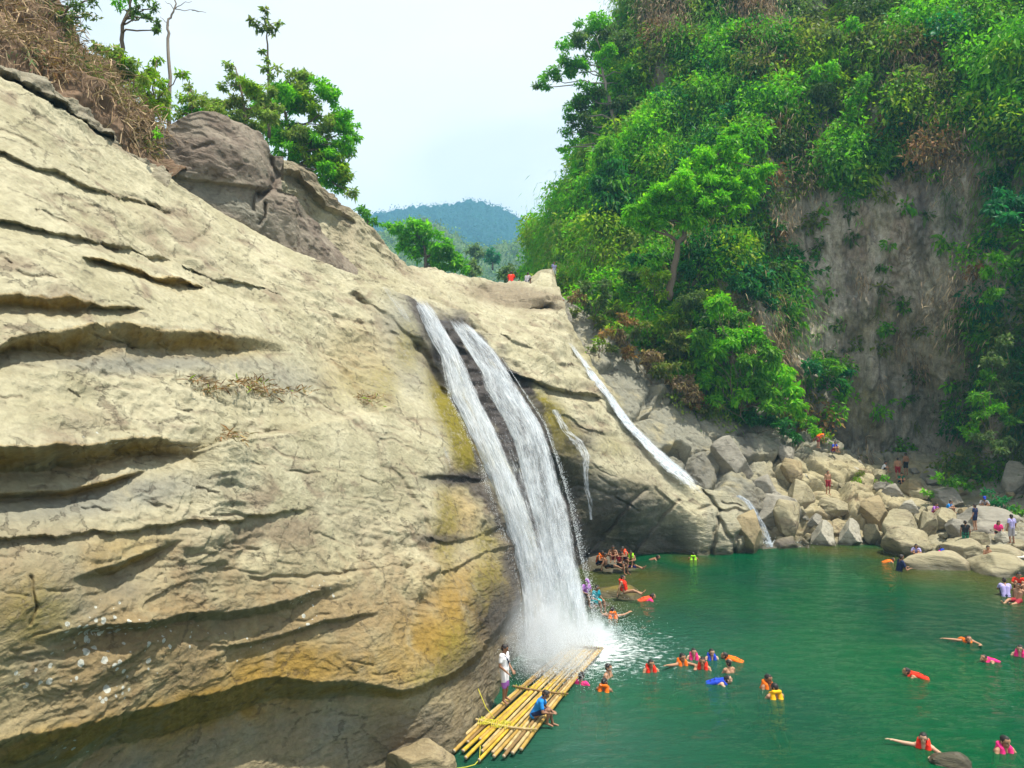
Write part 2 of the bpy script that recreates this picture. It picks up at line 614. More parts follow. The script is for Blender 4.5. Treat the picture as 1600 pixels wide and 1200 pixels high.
# ---- the big near slab on the left
SLAB_TOP = [(-260, -40), (-160, 24), (0, 125), (60, 156), (120, 190), (210, 242), (300, 298), (350, 328), (400, 358), (450, 385), (500, 406), (560, 428), (600, 446), (640, 464),
            (662, 480), (690, 530), (720, 560), (780, 640), (860, 700)]
SLAB_BOT = [(-260, 1290), (560, 1275), (640, 1215), (705, 1195), (740, 1160), (770, 1118), (800, 1085), (830, 1050), (860, 1030)]
slab_ctrl = [
    (-260, -40, 21), (-260, 300, 14.5), (-260, 640, 10), (-260, 950, 8.6), (-260, 1250, 8.9),
    (0, 125, 19.5), (0, 300, 15.6), (0, 480, 12.8), (0, 640, 11.4), (0, 800, 10.6), (0, 960, 10.2), (0, 1080, 10.3), (0, 1200, 10.5),
    (210, 242, 24.5), (210, 400, 18.6), (210, 560, 15), (210, 700, 13.6), (210, 850, 12.6), (210, 960, 12.2), (210, 1060, 12.4), (210, 1150, 12.7),
    (400, 358, 29), (400, 480, 22.6), (400, 600, 19), (400, 720, 17), (400, 850, 15.6), (400, 930, 15.3), (400, 1030, 15.1), (400, 1120, 15.1),
    (520, 412, 31.5), (520, 560, 25.5), (520, 700, 20.8), (520, 850, 18.2), (520, 920, 17.3), (520, 1020, 16.7), (520, 1120, 16.6),
    (600, 446, 33.2), (600, 560, 29), (600, 660, 24.6), (600, 800, 21.3), (600, 900, 19.2), (600, 980, 18.0), (600, 1060, 17.4), (600, 1180, 17.5),
    (650, 480, 33.6), (665, 560, 31.5), (660, 660, 27), (690, 760, 25.0), (690, 900, 21.6), (690, 980, 20.0), (690, 1060, 18.7), (700, 1170, 18.9),
    (730, 640, 31.2), (750, 740, 28.8), (760, 850, 26.2), (790, 930, 24.6), (760, 1000, 21.9), (820, 900, 28.6), (830, 1000, 28.6), (800, 740, 31), (850, 800, 32), (850, 950, 31),
]
slab_ledges = [
    dict(lip=[(-200, 470), (0, 460), (105, 469), (160, 480), (225, 488)], w=[10, 16, 16, 6, 2], A=0.5, D=26),
    dict(lip=[(120, 408), (160, 412), (200, 418), (265, 435), (320, 448)], w=[2, 8, 10, 12, 3], A=0.7, D=24, end=20),
    dict(lip=[(270, 408), (300, 416), (375, 440), (450, 458)], w=3, A=0.35, D=14, end=20, och=0),
    dict(lip=[(-220, 560), (0, 539), (22, 522), (75, 514), (131, 512), (187, 509), (262, 522), (337, 526), (405, 531), (455, 543)], w=[12, 10, 22, 32, 31, 31, 26, 25, 16, 3], A=0.85, D=46, B=0.3, jit=4, end=100),
    dict(lip=[(-220, 700), (0, 692), (60, 695), (124, 690), (210, 680), (255, 680), (296, 688), (345, 690)], w=[50, 46, 42, 38, 34, 30, 24, 4], A=1.0, D=70, B=0.35, jit=5, end=110),
    dict(lip=[(-220, 775), (0, 769), (100, 764), (160, 755), (225, 737)], w=[10, 10, 8, 6, 2], A=0.45, D=30, jit=2),
    dict(lip=[(300, 704), (340, 691), (400, 680), (480, 665), (520, 655), (560, 645), (625, 628)], w=3, A=-0.8, D=140, B=0.0, och=0, jit=4),
    dict(lip=[(-200, 850), (0, 838), (70, 838), (140, 828), (210, 826), (300, 815), (380, 806), (430, 800), (500, 792)], w=4, A=0.2, D=40, jit=8, och=0.4),
    dict(lip=[(118, 900), (150, 891), (190, 878), (240, 858), (290, 840)], w=[4, 12, 13, 10, 3], A=0.5, D=46, end=60, jit=4),
    dict(lip=[(60, 1000), (100, 988), (200, 976), (300, 962), (400, 946), (460, 934), (520, 912), (600, 880)], w=14, A=0.32, D=120, B=0.5, Du=18, och=0.3, jit=7, end=140),
    dict(lip=[(-220, 1190), (-50, 1172), (75, 1143), (150, 1126), (230, 1108), (330, 1084), (440, 1060), (540, 1066), (640, 1078), (708, 1056), (760, 1012), (805, 955), (850, 900)],
         w=[70, 66, 58, 54, 48, 44, 36, 26, 14, 12, 10, 10, 10], A=[0.9, 0.9, 0.9, 0.9, 0.9, 0.9, 0.8, 0.7, 0.5, 0.4, 0.8, 1.2, 1.5], D=2000, B=0.15, jit=6, och=1.0),
    dict(lip=[(330, 1010), (400, 1000), (460, 985), (520, 970), (600, 955)], w=6, A=0.22, D=50, jit=6, och=0.5),
    dict(lip=[(655, 742), (690, 738), (730, 742), (760, 748)], w=3, A=0.3, D=30, end=15, och=0, jit=2),
    dict(lip=[(660, 905), (690, 890), (720, 878), (760, 858), (800, 850)], w=4, A=0.28, D=50, end=15, och=0.2, jit=3),
    dict(lip=[(660, 835), (700, 842), (740, 838), (790, 820)], w=3, A=0.18, D=24, end=15, och=0, jit=3),
    dict(lip=[(-200, 380), (0, 346), (60, 362), (120, 376), (200, 386), (290, 400)], w=5, A=0.35, D=30, jit=6, och=0.2),
    dict(lip=[(-200, 240), (0, 236), (70, 264), (150, 298), (215, 318), (275, 327)], w=4, A=0.3, D=22, jit=6, och=0.2),
]
slab_cracks = [
    ([(652, 540), (668, 560), (682, 585), (690, 612)], 1.1, 11), ([(560, 455), (600, 500), (640, 560)], .3, 6),
    ([(603, 728), (630, 745), (644, 766), (662, 795), (675, 830), (678, 860)], 0.22, 5),
    ([(400, 905), (470, 900), (540, 893), (600, 884), (660, 880)], 0.10, 3),
    ([(560, 455), (590, 478), (615, 500), (640, 520), (655, 545)], 0.25, 4),
    ([(520, 490), (560, 500), (590, 505)], 0.15, 3), ([(520, 560), (545, 580), (570, 610), (590, 640)], 0.2, 4),
    ([(500, 640), (560, 650), (590, 690), (600, 730)], 0.05, 3),
    ([(195, 303), (230, 318), (262, 334)], 0.2, 3), ([(150, 292), (200, 312), (270, 342)], 0.12, 3),
    ([(300, 378), (318, 366), (331, 355)], 0.2, 3), ([(50, 900), (56, 930), (60, 955), (55, 975)], 0.08, 2.5),
    ([(530, 855), (545, 880), (540, 900)], 0.08, 3), ([(605, 640), (650, 655), (700, 660)], 0.1, 3),
]
_r = random.Random(5)
for _k in range(200):
    x = _r.uniform(-120, 640)
    yt = pl(SLAB_TOP, x)
    f = _r.random() ** 1.1
    y = yt + 14 + f * (1080 - yt)
    sl0 = 0.55 * (1 - f) ** 1.3 - 0.12 * f + _r.uniform(-0.1, 0.1)
    L = _r.uniform(20, 75)
    pts = [(x, y)]
    for q in range(3):
        pts.append((pts[-1][0] + L / 3, pts[-1][1] + L / 3 * (sl0 + _r.uniform(-0.3, 0.3))))
    slab_cracks.append((pts, _r.uniform(0.03, 0.09) * (0.5 + 0.9 * (1 - f)), _r.uniform(1.5, 2.4)))

STRIKE = np.array([0.66, 0.75, 0.0]); DIP = np.array([0.75, -0.66, 0.0])


def bedded(P, a=0.14, b=0.55, c=0.75):
    return np.stack([P @ STRIKE * a, P @ DIP * b, P[..., 2] * c], -1)


def slab_disp(P, px, py):
    q = bedded(P)
    big = 0.20 * fbm(q * 0.40 + 3.1, 3, 2)
    near = np.clip(P[..., 1] / 16.0, 0.5, 1.3)
    pla = plates(bedded(P, 0.16, 0.7, 0.9) + 0.18 * fbm(P * 0.7, 3, 9)[..., None], 6, 0.86, 21, 5) * 0.17
    pl2 = plates(bedded(P, 0.55, 1.9, 2.6) + 0.2, 5, 0.8, 45, 4) * 0.08
    pla = pla + plates(bedded(P, 0.07, 0.30, 0.42) + 0.10 * fbm(P * 0.5, 3, 19)[..., None], 5, 0.9, 28, 4) * 0.30
    patch = sstep(-0.15, 0.25, fbm(P * 0.21 + 9, 3, 31))
    fine = 0.028 * fbm(P * 3.1, 4, 7) + 0.02 * np.abs(fbm(bedded(P, 2, 5, 7), 3, 77))
    smooth_zone = 1 - 0.75 * np.exp(-(((px - 540) / 170) ** 2 + ((py - 735) / 110) ** 2) ** 1.5) - 0.3 * sstep(420, 300, py - 0.55 * px)
    return (big + (pla * (0.35 + 0.65 * patch) + pl2 * patch + fine) * near) * smooth_zone


def slab_attrs(px, py, P):
    nz = 0.5 + fbm(P * 0.9, 4, 91)
    at = {}
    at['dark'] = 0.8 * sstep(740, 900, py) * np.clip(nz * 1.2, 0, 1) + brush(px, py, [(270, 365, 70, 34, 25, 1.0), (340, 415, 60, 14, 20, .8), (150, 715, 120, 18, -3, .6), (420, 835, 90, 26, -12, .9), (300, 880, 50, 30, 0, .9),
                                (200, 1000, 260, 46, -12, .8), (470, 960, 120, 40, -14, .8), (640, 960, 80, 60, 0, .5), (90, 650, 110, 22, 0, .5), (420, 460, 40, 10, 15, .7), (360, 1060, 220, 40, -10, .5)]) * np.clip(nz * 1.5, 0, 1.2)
    at['ochre'] = 0.42 * sstep(780, 980, py) + brush(px, py, [(330, 1110, 160, 34, -12, .9), (120, 1160, 140, 30, -12, .9), (450, 1050, 110, 40, -12, .7), (740, 940, 60, 70, 0, .7), (720, 800, 34, 60, 10, .6),
                                 (560, 560, 60, 60, 0, .35), (680, 1000, 60, 50, 0, .6), (600, 1040, 90, 34, 0, .45), (740, 690, 22, 60, 20, .8), (190, 860, 80, 30, -12, .5)])
    at['moss'] = brush(px, py, [(706, 650, 22, 80, -22, 1.3), (722, 695, 22, 50, -20, 1.3), (770, 920, 30, 60, 0, .9), (700, 820, 20, 70, 0, .7), (720, 1010, 34, 46, 20, .7), (640, 540, 22, 40, 0, .55),
                                (600, 600, 26, 40, 0, .45), (60, 960, 60, 60, 0, .5), (700, 1045, 60, 20, -20, .7), (760, 845, 22, 26, 0, .7), (560, 600, 60, 30, 0, .3)])
    at['grey'] = np.maximum(brush(px, py, [(150, 780, 190, 26, -8, 1.0), (240, 565, 220, 16, 2, 1.0), (190, 930, 60, 34, -30, 1.0), (640, 500, 50, 60, 30, .8), (640, 570, 40, 50, 0, .6), (450, 590, 60, 24, 10, .7)]),
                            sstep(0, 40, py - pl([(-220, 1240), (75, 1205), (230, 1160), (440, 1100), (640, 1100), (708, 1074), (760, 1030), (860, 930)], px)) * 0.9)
    at['lichen'] = brush(px, py, [(160, 1010, 70, 70, 20, 1.0), (180, 960, 80, 30, 0, .9), (250, 1015, 60, 40, 0, .8), (170, 1080, 40, 20, 0, 1.0), (60, 1060, 50, 40, 0, .8), (480, 970, 30, 14, -20, .9),
                                  (350, 1010, 120, 60, 0, .45), (100, 1170, 60, 30, 0, .6), (500, 930, 60, 20, -25, .6), (160, 680, 120, 14, 0, .5)])
    fall = sstep(30, -30, px - pl([(460, 640), (560, 676), (620, 700), (740, 745), (860, 800), (1000, 815)], py) + 30 * nz) if False else 0
    xe = np.interp(py, [460, 560, 620, 740, 860, 1000], [652, 690, 708, 752, 800, 818])
    at['wet'] = np.maximum(sstep(np.interp(py, [590, 610, 720, 740], [30, 12, 12, 34]), 2, np.abs(xe - px) + 18 * (nz - 0.5)) * 0.9,
                           brush(px, py, [(730, 745, 60, 14, 0, 1.0), (780, 960, 46, 60, 10, .9), (690, 545, 22, 46, -10, 1.0), (750, 1040, 60, 40, -30, .6), (690, 838, 40, 9, 0, .8), (660, 1150, 90, 34, -20, .5)]))  # rock wetted by the fall; shade of the recess at its head painted in
    return at


def slab_mask(px, py):
    xe = np.interp(py, [440, 462, 500, 540, 600, 660, 740, 830, 900, 1100], [664, 668, 690, 715, 730, 760, 800, 836, 856, 862])
    return px < xe


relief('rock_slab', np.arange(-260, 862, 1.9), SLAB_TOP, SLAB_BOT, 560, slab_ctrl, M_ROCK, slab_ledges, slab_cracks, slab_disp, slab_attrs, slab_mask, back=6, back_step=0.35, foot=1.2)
tag(bpy.data.objects['rock_slab'], kind='structure')

# ---- the slab right of the waterfall, running up to the skyline
SHELF_TOP = [(380, 330), (425, 300), (440, 250), (448, 246), (462, 250), (478, 258), (496, 276), (515, 300), (535, 312), (549, 323), (562, 340), (578, 354), (600, 378), (630, 405), (655, 417), (690, 423), (730, 430), (780, 440), (830, 443), (848, 425), (862, 420),
             (872, 445), (884, 470), (896, 520), (930, 570), (960, 620), (1000, 675), (1050, 725), (1100, 762), (1125, 768), (1148, 773), (1168, 790), (1184, 822), (1194, 852)]
SHELF_BOT = [(380, 420), (560, 500), (640, 640), (700, 960), (760, 1080), (850, 1060), (880, 960), (905, 895), (940, 880), (990, 878), (1060, 876), (1120, 874), (1160, 868), (1196, 864)]
shelf_ctrl = [
    (380, 330, 34), (380, 420, 33), (440, 255, 34.5), (440, 320, 34), (480, 262, 37), (480, 320, 36.5), (480, 410, 36), (515, 300, 39), (548, 323, 42), (560, 430, 38), (560, 500, 37), (600, 378, 45), (655, 417, 50), (700, 425, 53), (780, 440, 60), (848, 425, 63), (862, 420, 64),
    (640, 470, 36.5), (640, 640, 36), (700, 500, 37), (700, 700, 34.5), (760, 560, 38), (780, 480, 46), (760, 800, 33.5), (800, 640, 37), (830, 600, 39.5), (800, 900, 34), (850, 700, 37.5), (850, 860, 35.5), (850, 1000, 34.5), (760, 1050, 33.5),
    (880, 470, 53), (896, 520, 52), (860, 560, 44), (930, 570, 50.5), (930, 640, 44.5), (880, 650, 41), (880, 760, 39.5), (905, 880, 40.5), (930, 720, 42), (1000, 675, 48.5), (980, 740, 43.5), (1050, 725, 48), (1100, 762, 47.5), (1150, 790, 48),
    (940, 800, 41.5), (990, 800, 43), (940, 878, 43.5), (990, 876, 44), (1060, 790, 46), (1060, 876, 45), (1115, 800, 46.4), (1110, 870, 45.6), (1130, 820, 46.0), (1130, 872, 45.7), (1160, 820, 46.4), (1164, 866, 46.4), (1190, 840, 48.0), (1194, 864, 48.0), (820, 1050, 33.5),
]
shelf_ledges = [
    dict(lip=[(780, 575), (800, 583), (842, 596), (883, 608), (945, 622)], w=4, A=0.9, D=26, end=14, B=0.3, Du=14, och=0.2, jit=4),
    dict(lip=[(848, 690), (874, 710), (900, 716), (924, 718), (954, 729), (992, 757), (1028, 758), (1045, 776), (1075, 800), (1092, 812)],
         w=[20, 60, 90, 110, 120, 100, 84, 70, 60, 50], A=1.7, D=2000, B=0.3, Du=16, och=0, jit=5, end=40),
    dict(lip=[(446, 262), (470, 270), (490, 296), (510, 318), (535, 330), (556, 340)], w=10, A=0.9, D=40, end=8, jit=4, och=0),
    dict(lip=[(690, 470), (740, 500), (800, 535), (870, 560), (930, 575)], w=3, A=0.3, D=18, jit=7, och=0),
    dict(lip=[(735, 432), (780, 452), (830, 460), (872, 458)], w=[6, 18, 22, 14], A=3.0, D=22, jit=3, och=0, end=20),
    dict(lip=[(800, 482), (830, 474), (862, 468), (884, 474)], w=8, A=0.8, D=14, jit=2, och=0, end=15),
    dict(lip=[(560, 355), (600, 395), (650, 440), (700, 470), (740, 492)], w=3, A=0.3, D=18, jit=7, och=0),
    dict(lip=[(860, 640), (890, 652), (920, 668), (955, 676)], w=3, A=0.25, D=14, jit=5, och=0, end=15),
]
shelf_cracks = [
    ([(1098, 768), (1112, 785), (1122, 800), (1118, 830), (1112, 868)], .5, 3), ([(1122, 800), (1150, 796), (1178, 806)], .4, 3), ([(1122, 812), (1142, 840), (1150, 866)], .4, 3), ([(1150, 840), (1166, 822), (1186, 815)], .5, 3), ([(1112, 790), (1090, 800)], .3, 3), ([(1128, 784), (1156, 790)], .3, 2), ([(1150, 845), (1150, 868)], .4, 3),
    ([(905, 890), (940, 840), (980, 790), (1010, 765)], 0.35, 3), ([(985, 872), (1010, 840), (1040, 800), (1060, 785)], 0.35, 3), ([(900, 760), (930, 765), (960, 775)], .15, 3), ([(660, 440), (720, 480), (790, 530)], .15, 3),
    ([(800, 500), (850, 540), (880, 575)], .15, 3), ([(1000, 690), (1030, 730), (1060, 760)], .12, 3), ([(960, 690), (1000, 700), (1015, 690)], .15, 3), ([(1000, 740), (1020, 755), (1050, 790)], .1, 3),
]
_r = random.Random(9)
for _k in range(70):
    x = _r.uniform(560, 960); y = pl(SHELF_TOP, x) + _r.uniform(8, 170)
    L = _r.uniform(15, 45); s0 = 0.62 + _r.uniform(-0.25, 0.2)
    shelf_cracks.append(([(x, y), (x + L / 2, y + L * s0 / 2 + _r.uniform(-4, 4)), (x + L, y + L * s0)], _r.uniform(0.06, 0.18), _r.uniform(1.5, 2.6)))


def shelf_disp(P, px, py):
    q = bedded(P)
    big = 0.4 * fbm(q * 0.4 + 7.7, 3, 12)
    pla = plates(bedded(P, 0.15, 0.6, 0.8), 6, 0.85, 26, 5) * 0.32
    pl2 = plates(bedded(P, 0.5, 1.7, 2.2), 4, 0.8, 47, 4) * 0.13
    up = sstep(700, 560, py)
    return big * 0.6 + (pla + pl2) * (0.35 + 0.65 * up) + 0.05 * fbm(P * 1.6, 4, 8)


def shelf_attrs(px, py, P):
    nz = 0.5 + fbm(P * 0.7, 4, 191)
    xr = np.interp(py, [460, 560, 620, 700, 800, 900, 1000], [690, 790, 835, 865, 900, 915, 930])
    at = {}
    at['wet'] = np.maximum(sstep(16, -6, px - xr + 16 * (nz - .5)) * sstep(462, 500, py + 14 * (nz - .5)) * sstep(640, 665, px), brush(px, py, [(880, 760, 60, 90, -10, .85), (905, 690, 30, 12, 0, .8), (930, 820, 110, 60, -30, .75), (1010, 850, 70, 30, 0, .7), (930, 870, 60, 16, 0, 1.0), (840, 635, 20, 8, 10, .9), (1000, 700, 10, 40, -40, .4)]))  # wet rock by the fall; overhang shade is painted into this mask too
    at['moss'] = brush(px, py, [(866, 655, 20, 56, -34, 1.4), (888, 692, 24, 30, -30, 1.3), (890, 740, 34, 20, 0, .9), (900, 800, 30, 20, 0, .5), (925, 560, 8, 50, -32, .4), (955, 700, 30, 14, 10, .3), (880, 820, 20, 30, 0, .4)])
    at['grey'] = sstep(0, 30, py - pl([(848, 690), (874, 715), (924, 725), (954, 735), (992, 765), (1028, 768), (1045, 786), (1097, 822), (1130, 850)], px)) * 0.8 * (px > 846) * sstep(1105, 1085, px)
    at['grey'] = np.maximum(at['grey'], 0.45 * sstep(1096, 1106, px))
    at['dark'] = np.maximum(brush(px, py, [(805, 460, 80, 16, 6, 1.6), (850, 478, 40, 9, -8, 1.0), (930, 610, 30, 9, 14, .8), (910, 668, 34, 8, 15, 1.0), (960, 790, 90, 30, -25, .5), (1020, 830, 60, 40, 0, .5), (640, 420, 60, 12, 35, .5), (475, 275, 40, 22, 35, 1.3), (525, 312, 34, 18, 35, 1.3), (470, 330, 30, 40, 0, .8), (540, 372, 40, 30, 40, .6)]), at['grey'] * 0.55 * nz)  # brown patches; overhang face also darkened, its shade put into the colour
    return at


def shelf_mask(px, py):
    return py < np.interp(px, [1090, 1125, 1160], [2000, 2000, 2000])


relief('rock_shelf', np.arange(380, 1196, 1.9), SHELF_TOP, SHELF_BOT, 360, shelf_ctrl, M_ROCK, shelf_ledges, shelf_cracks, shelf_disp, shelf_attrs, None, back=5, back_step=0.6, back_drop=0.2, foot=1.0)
tag(bpy.data.objects['rock_shelf'], kind='structure')

# ---- the dark boulder on the slab
BO_TOP = [(196, 247), (215, 240), (232, 226), (252, 205), (280, 186), (310, 177), (335, 177), (360, 184), (392, 195), (410, 204), (425, 224), (436, 243), (446, 244), (462, 249), (478, 258), (496, 276),
          (515, 300), (535, 312), (549, 323), (560, 336)]
BO_BOT = [(196, 262), (300, 322), (400, 380), (450, 404), (500, 424), (560, 452)]
bo_ctrl = [(196, 247, 26), (196, 262, 26), (250, 210, 28.2), (250, 280, 28.2), (310, 178, 29.2), (310, 250, 28.8), (310, 320, 29.2), (400, 200, 31), (400, 280, 30.4), (400, 375, 31), (430, 240, 31.6),
           (446, 246, 33), (446, 320, 32), (450, 400, 32.5), (500, 280, 37), (500, 340, 36), (500, 420, 34.5), (548, 324, 41), (560, 380, 39), (560, 450, 36.5)]
bo_ledges = [
    dict(lip=[(200, 252), (240, 262), (290, 276), (340, 284), (390, 290), (432, 296)], w=5, A=0.28, D=30, jit=4, och=0, end=15),
    dict(lip=[(440, 296), (470, 330), (500, 372), (540, 404)], w=4, A=-0.4, D=80, B=0, jit=5, och=0, end=15),
    dict(lip=[(478, 272), (505, 300), (548, 328)], w=12, A=0.8, D=40, jit=4, och=0, end=10),
]
bo_cracks = [([(432, 250), (440, 275), (434, 295), (410, 305)], .5, 4), ([(420, 318), (412, 335), (404, 350)], .4, 3), ([(395, 330), (402, 308), (410, 300)], .3, 3), ([(460, 262), (468, 285), (490, 300)], .3, 3),
             ([(440, 300), (455, 305), (470, 312)], .3, 3), ([(300, 235), (330, 225)], .15, 3)]


def bo_disp(P, px, py):
    return 0.3 * fbm(P * 0.3, 3, 61) + plates(P * np.array([.4, .4, .6]), 4, .8, 63, 4) * 0.22 + 0.05 * fbm(P * 1.6, 4, 66)


def bo_attrs(px, py, P):
    nz = 0.5 + fbm(P * 0.5, 4, 17)
    return {'grey': brush(px, py, [(330, 305, 120, 20, 22, .8), (400, 340, 60, 20, 30, .6)]),
            'dark': brush(px, py, [(300, 240, 90, 50, 0, .6), (480, 380, 50, 30, 40, .5)]) * nz}


relief('boulder', np.arange(196, 561, 1.6), BO_TOP, BO_BOT, 150, bo_ctrl, M_ROCK_DARK, bo_ledges, bo_cracks, bo_disp, bo_attrs, lambda px, py: (px < 446) | (py > pl([(446, 298), (460, 304), (500, 352), (545, 400), (585, 440)], px)), back=7, back_step=0.45, back_drop=0.22)
tag(bpy.data.objects['boulder'], 'huge dark brown boulder sitting on the skyline of the tan slab', 'boulder')

# ---- dry earth bank at the top left
BANK_TOP = [(-260, -330), (-60, -160), (20, -90), (75, -20), (105, 20), (140, 70), (175, 112), (215, 160), (245, 190), (262, 205), (280, 222), (300, 260)]
BANK_BOT = [(-260, 40), (-160, 70), (0, 160), (120, 215), (210, 262), (300, 310)]
bank_ctrl = [(-260, -330, 30), (-260, 40, 22), (-60, -160, 28), (0, 0, 24.5), (0, 90, 22), (0, 150, 20.8), (75, -20, 28), (100, 130, 23.6), (100, 200, 22.6), (140, 70, 28), (200, 200, 26), (200, 250, 25.4), (245, 190, 29), (300, 260, 30), (300, 310, 27)]


def bank_disp(P, px, py):
    return 0.8 * fbm(P * 0.4, 5, 81) + 0.25 * fbm(P * 1.7, 4, 84)


def strip_y(px):
    return pl([(-260, -30), (0, 92), (60, 118), (120, 152), (170, 196), (200, 232), (240, 262)], px)


relief('earth_bank', np.arange(-260, 301, 2.5), BANK_TOP, [(x, float(strip_y(x)) + 10) for x in range(-260, 301, 20)], 150, bank_ctrl, M_DIRT, (), (), bank_disp, None, None, back=5, back_step=0.8)
tag(bpy.data.objects['earth_bank'], kind='structure')
relief('rock_ledge', np.arange(-260, 262, 2.2), [(x, float(strip_y(x))) for x in range(-260, 262, 20)], [(x, float(pl(BANK_BOT, x)) + 8) for x in range(-260, 262, 20)], 60,
       [(x, y, d - 1.7) for (x, y, d) in bank_ctrl], M_ROCK, [dict(lip=[(x, float(pl(SLAB_TOP, x)) - 16 - 0.02 * max(0, 200 - x)) for x in range(-260, 262, 20)], w=9, A=1.0, D=60, jit=4, och=0, B=.4, Du=20)], (),
       lambda P, px, py: 0.3 * fbm(P * 0.6, 4, 85) + plates(bedded(P, .5, 1, 1.4), 5, .85, 86, 4) * 0.4, lambda px, py, P: {'dark': px * 0 + 0.8, 'grey': px * 0 + .4}, None, back=3, back_step=0.3, back_drop=0.1)
tag(bpy.data.objects['rock_ledge'], kind='structure')

# ---- the blocky grey and tan bank across the pool
SHORE_TOP = [(862, 458), (900, 476), (960, 510), (1000, 540), (1100, 620), (1200, 650), (1260, 672), (1300, 690), (1350, 700), (1480, 712), (1600, 745), (1800, 790)]
SHORE_BOT = [(862, 540), (900, 570), (960, 690), (1020, 760), (1100, 830), (1160, 872), (1300, 862), (1390, 872), (1420, 892), (1500, 900), (1600, 902), (1800, 912)]
shore_ctrl = [(862, 450, 62), (862, 540, 56), (900, 430, 62), (900, 570, 54), (940, 520, 57), (960, 690, 51), (1000, 540, 58), (1000, 640, 53.5), (1020, 760, 50), (1100, 620, 58), (1100, 720, 53), (1100, 830, 49.5),
              (1200, 650, 59), (1200, 740, 54), (1200, 800, 51.5), (1170, 872, 47.5), (1300, 690, 61), (1300, 735, 56.5), (1300, 770, 53), (1300, 815, 50.6), (1300, 862, 48.6), (1400, 715, 61), (1400, 750, 57.5), (1400, 800, 52), (1400, 870, 46.8),
              (1500, 725, 60), (1500, 760, 56), (1500, 800, 50.5), (1500, 850, 45.5), (1500, 900, 41.5), (1600, 745, 55), (1600, 790, 50), (1600, 850, 44.5), (1600, 902, 41), (1800, 790, 50), (1800, 912, 40)]


def shore_disp(P, px, py):
    wv = P + 0.5 * np.stack([fbm(P * 0.5, 3, 101), fbm(P * 0.5, 3, 102), fbm(P * 0.5, 3, 103)], -1)
    f1, gap, idv = cells(wv * np.array([0.27, 0.27, 0.34]), 8)
    f1b, gapb, idb = cells(wv * 0.72 + 3.3, 9)
    strong = (sstep(1480, 1380, px) * 0.8 + 0.2) * (0.3 + 0.7 * sstep(900, 1020, px))
    return strong * (1.15 * (idv - 0.35) * sstep(0, 0.16, gap) - 0.7 * np.exp(-(gap / 0.07) ** 2) + (0.2 + 0.8 * sstep(1130, 1260, px)) * (0.45 * (idb - 0.4) * sstep(0, 0.15, gapb) - 0.25 * np.exp(-(gapb / 0.08) ** 2))) + 0.10 * fbm(P * 1.8, 4, 105)


def shore_attrs(px, py, P):
    nz = 0.5 + fbm(P * 0.35, 3, 111)
    g = np.maximum(sstep(1250, 1150, px) * 0.95, np.maximum(sstep(1400, 1520, px) * 0.75, sstep(735, 700, py) * 0.9))
    at = {'grey': g, 'dark': brush(px, py, [(1290, 820, 30, 40, 0, .9), (1240, 840, 60, 20, 0, .6), (1380, 800, 50, 30, 0, .5), (1090, 700, 40, 60, 0, .5), (1560, 800, 90, 40, 0, .5), (1000, 560, 60, 60, 0, .5)]) * nz,
          'wet': np.maximum(sstep(30, 4, SHORE_Y(px) - py) * 0.9, brush(px, py, [(1165, 690, 12, 60, 0, .6), (1090, 740, 30, 40, 30, .5), (1180, 800, 30, 40, -30, .5)]))}
    return at


def SHORE_Y(px):
    return pl(SHORE_BOT, px)


relief('rocky_bank', np.arange(862, 1801, 2.2), SHORE_TOP, SHORE_BOT, 230, shore_ctrl, M_BANK, (), (), shore_disp, shore_attrs, None, back=3, back_step=1.0, back_drop=0.1, foot=1.2)
tag(bpy.data.objects['rocky_bank'], kind='structure')

# ---- the overgrown cliff on the right
CLIFF_BOT = [(838, 460), (870, 470), (900, 500), (960, 560), (1000, 580), (1100, 660), (1200, 690), (1300, 730), (1480, 745), (1600, 800), (1850, 850)]
CLIFF_TOP = [(838, 360), (860, 345), (880, 320), (905, 280), (930, 190), (950, 100), (975, 10), (990, -60), (1100, -150), (1300, -190), (1600, -220), (1850, -240)]
cliff_ctrl = [(838, 360, 92), (838, 460, 84), (880, 320, 84), (900, 400, 74), (900, 500, 66), (950, 100, 84), (960, 300, 72), (960, 450, 63.5), (960, 560, 61), (1000, 0, 80), (1000, 200, 73), (1000, 350, 67), (1000, 480, 61), (1000, 580, 60),
              (1100, -150, 84), (1100, 0, 76), (1100, 200, 69), (1100, 400, 63), (1100, 520, 59), (1100, 660, 59.5), (1200, 0, 72), (1200, 250, 65.5), (1200, 430, 63), (1200, 560, 60), (1200, 690, 60.5), (1300, -190, 79), (1300, 0, 70), (1300, 150, 66),
              (1300, 300, 63.5), (1300, 500, 62.6), (1300, 730, 61.5), (1400, 0, 67.5), (1400, 200, 63.5), (1400, 400, 61.5), (1400, 740, 61), (1500, 0, 64), (1500, 250, 60), (1500, 500, 59), (1500, 745, 59.5), (1600, -220, 70), (1600, 0, 60),
              (1600, 250, 56), (1600, 500, 54.5), (1600, 800, 53), (1850, -240, 64), (1850, 0, 54), (1850, 400, 48), (1850, 850, 45)]


def cliff_disp(P, px, py):
    q = P * np.array([0.16, 0.16, 0.07])
    return 1.9 * fbm(q, 4, 121) + 1.3 * plates(P * np.array([.26, .26, .10]), 5, .8, 123, 5) + 0.35 * plates(P * np.array([.9, .9, .4]), 4, .75, 127, 4) + 0.4 * fbm(P * np.array([.8, .8, .4]), 5, 124)


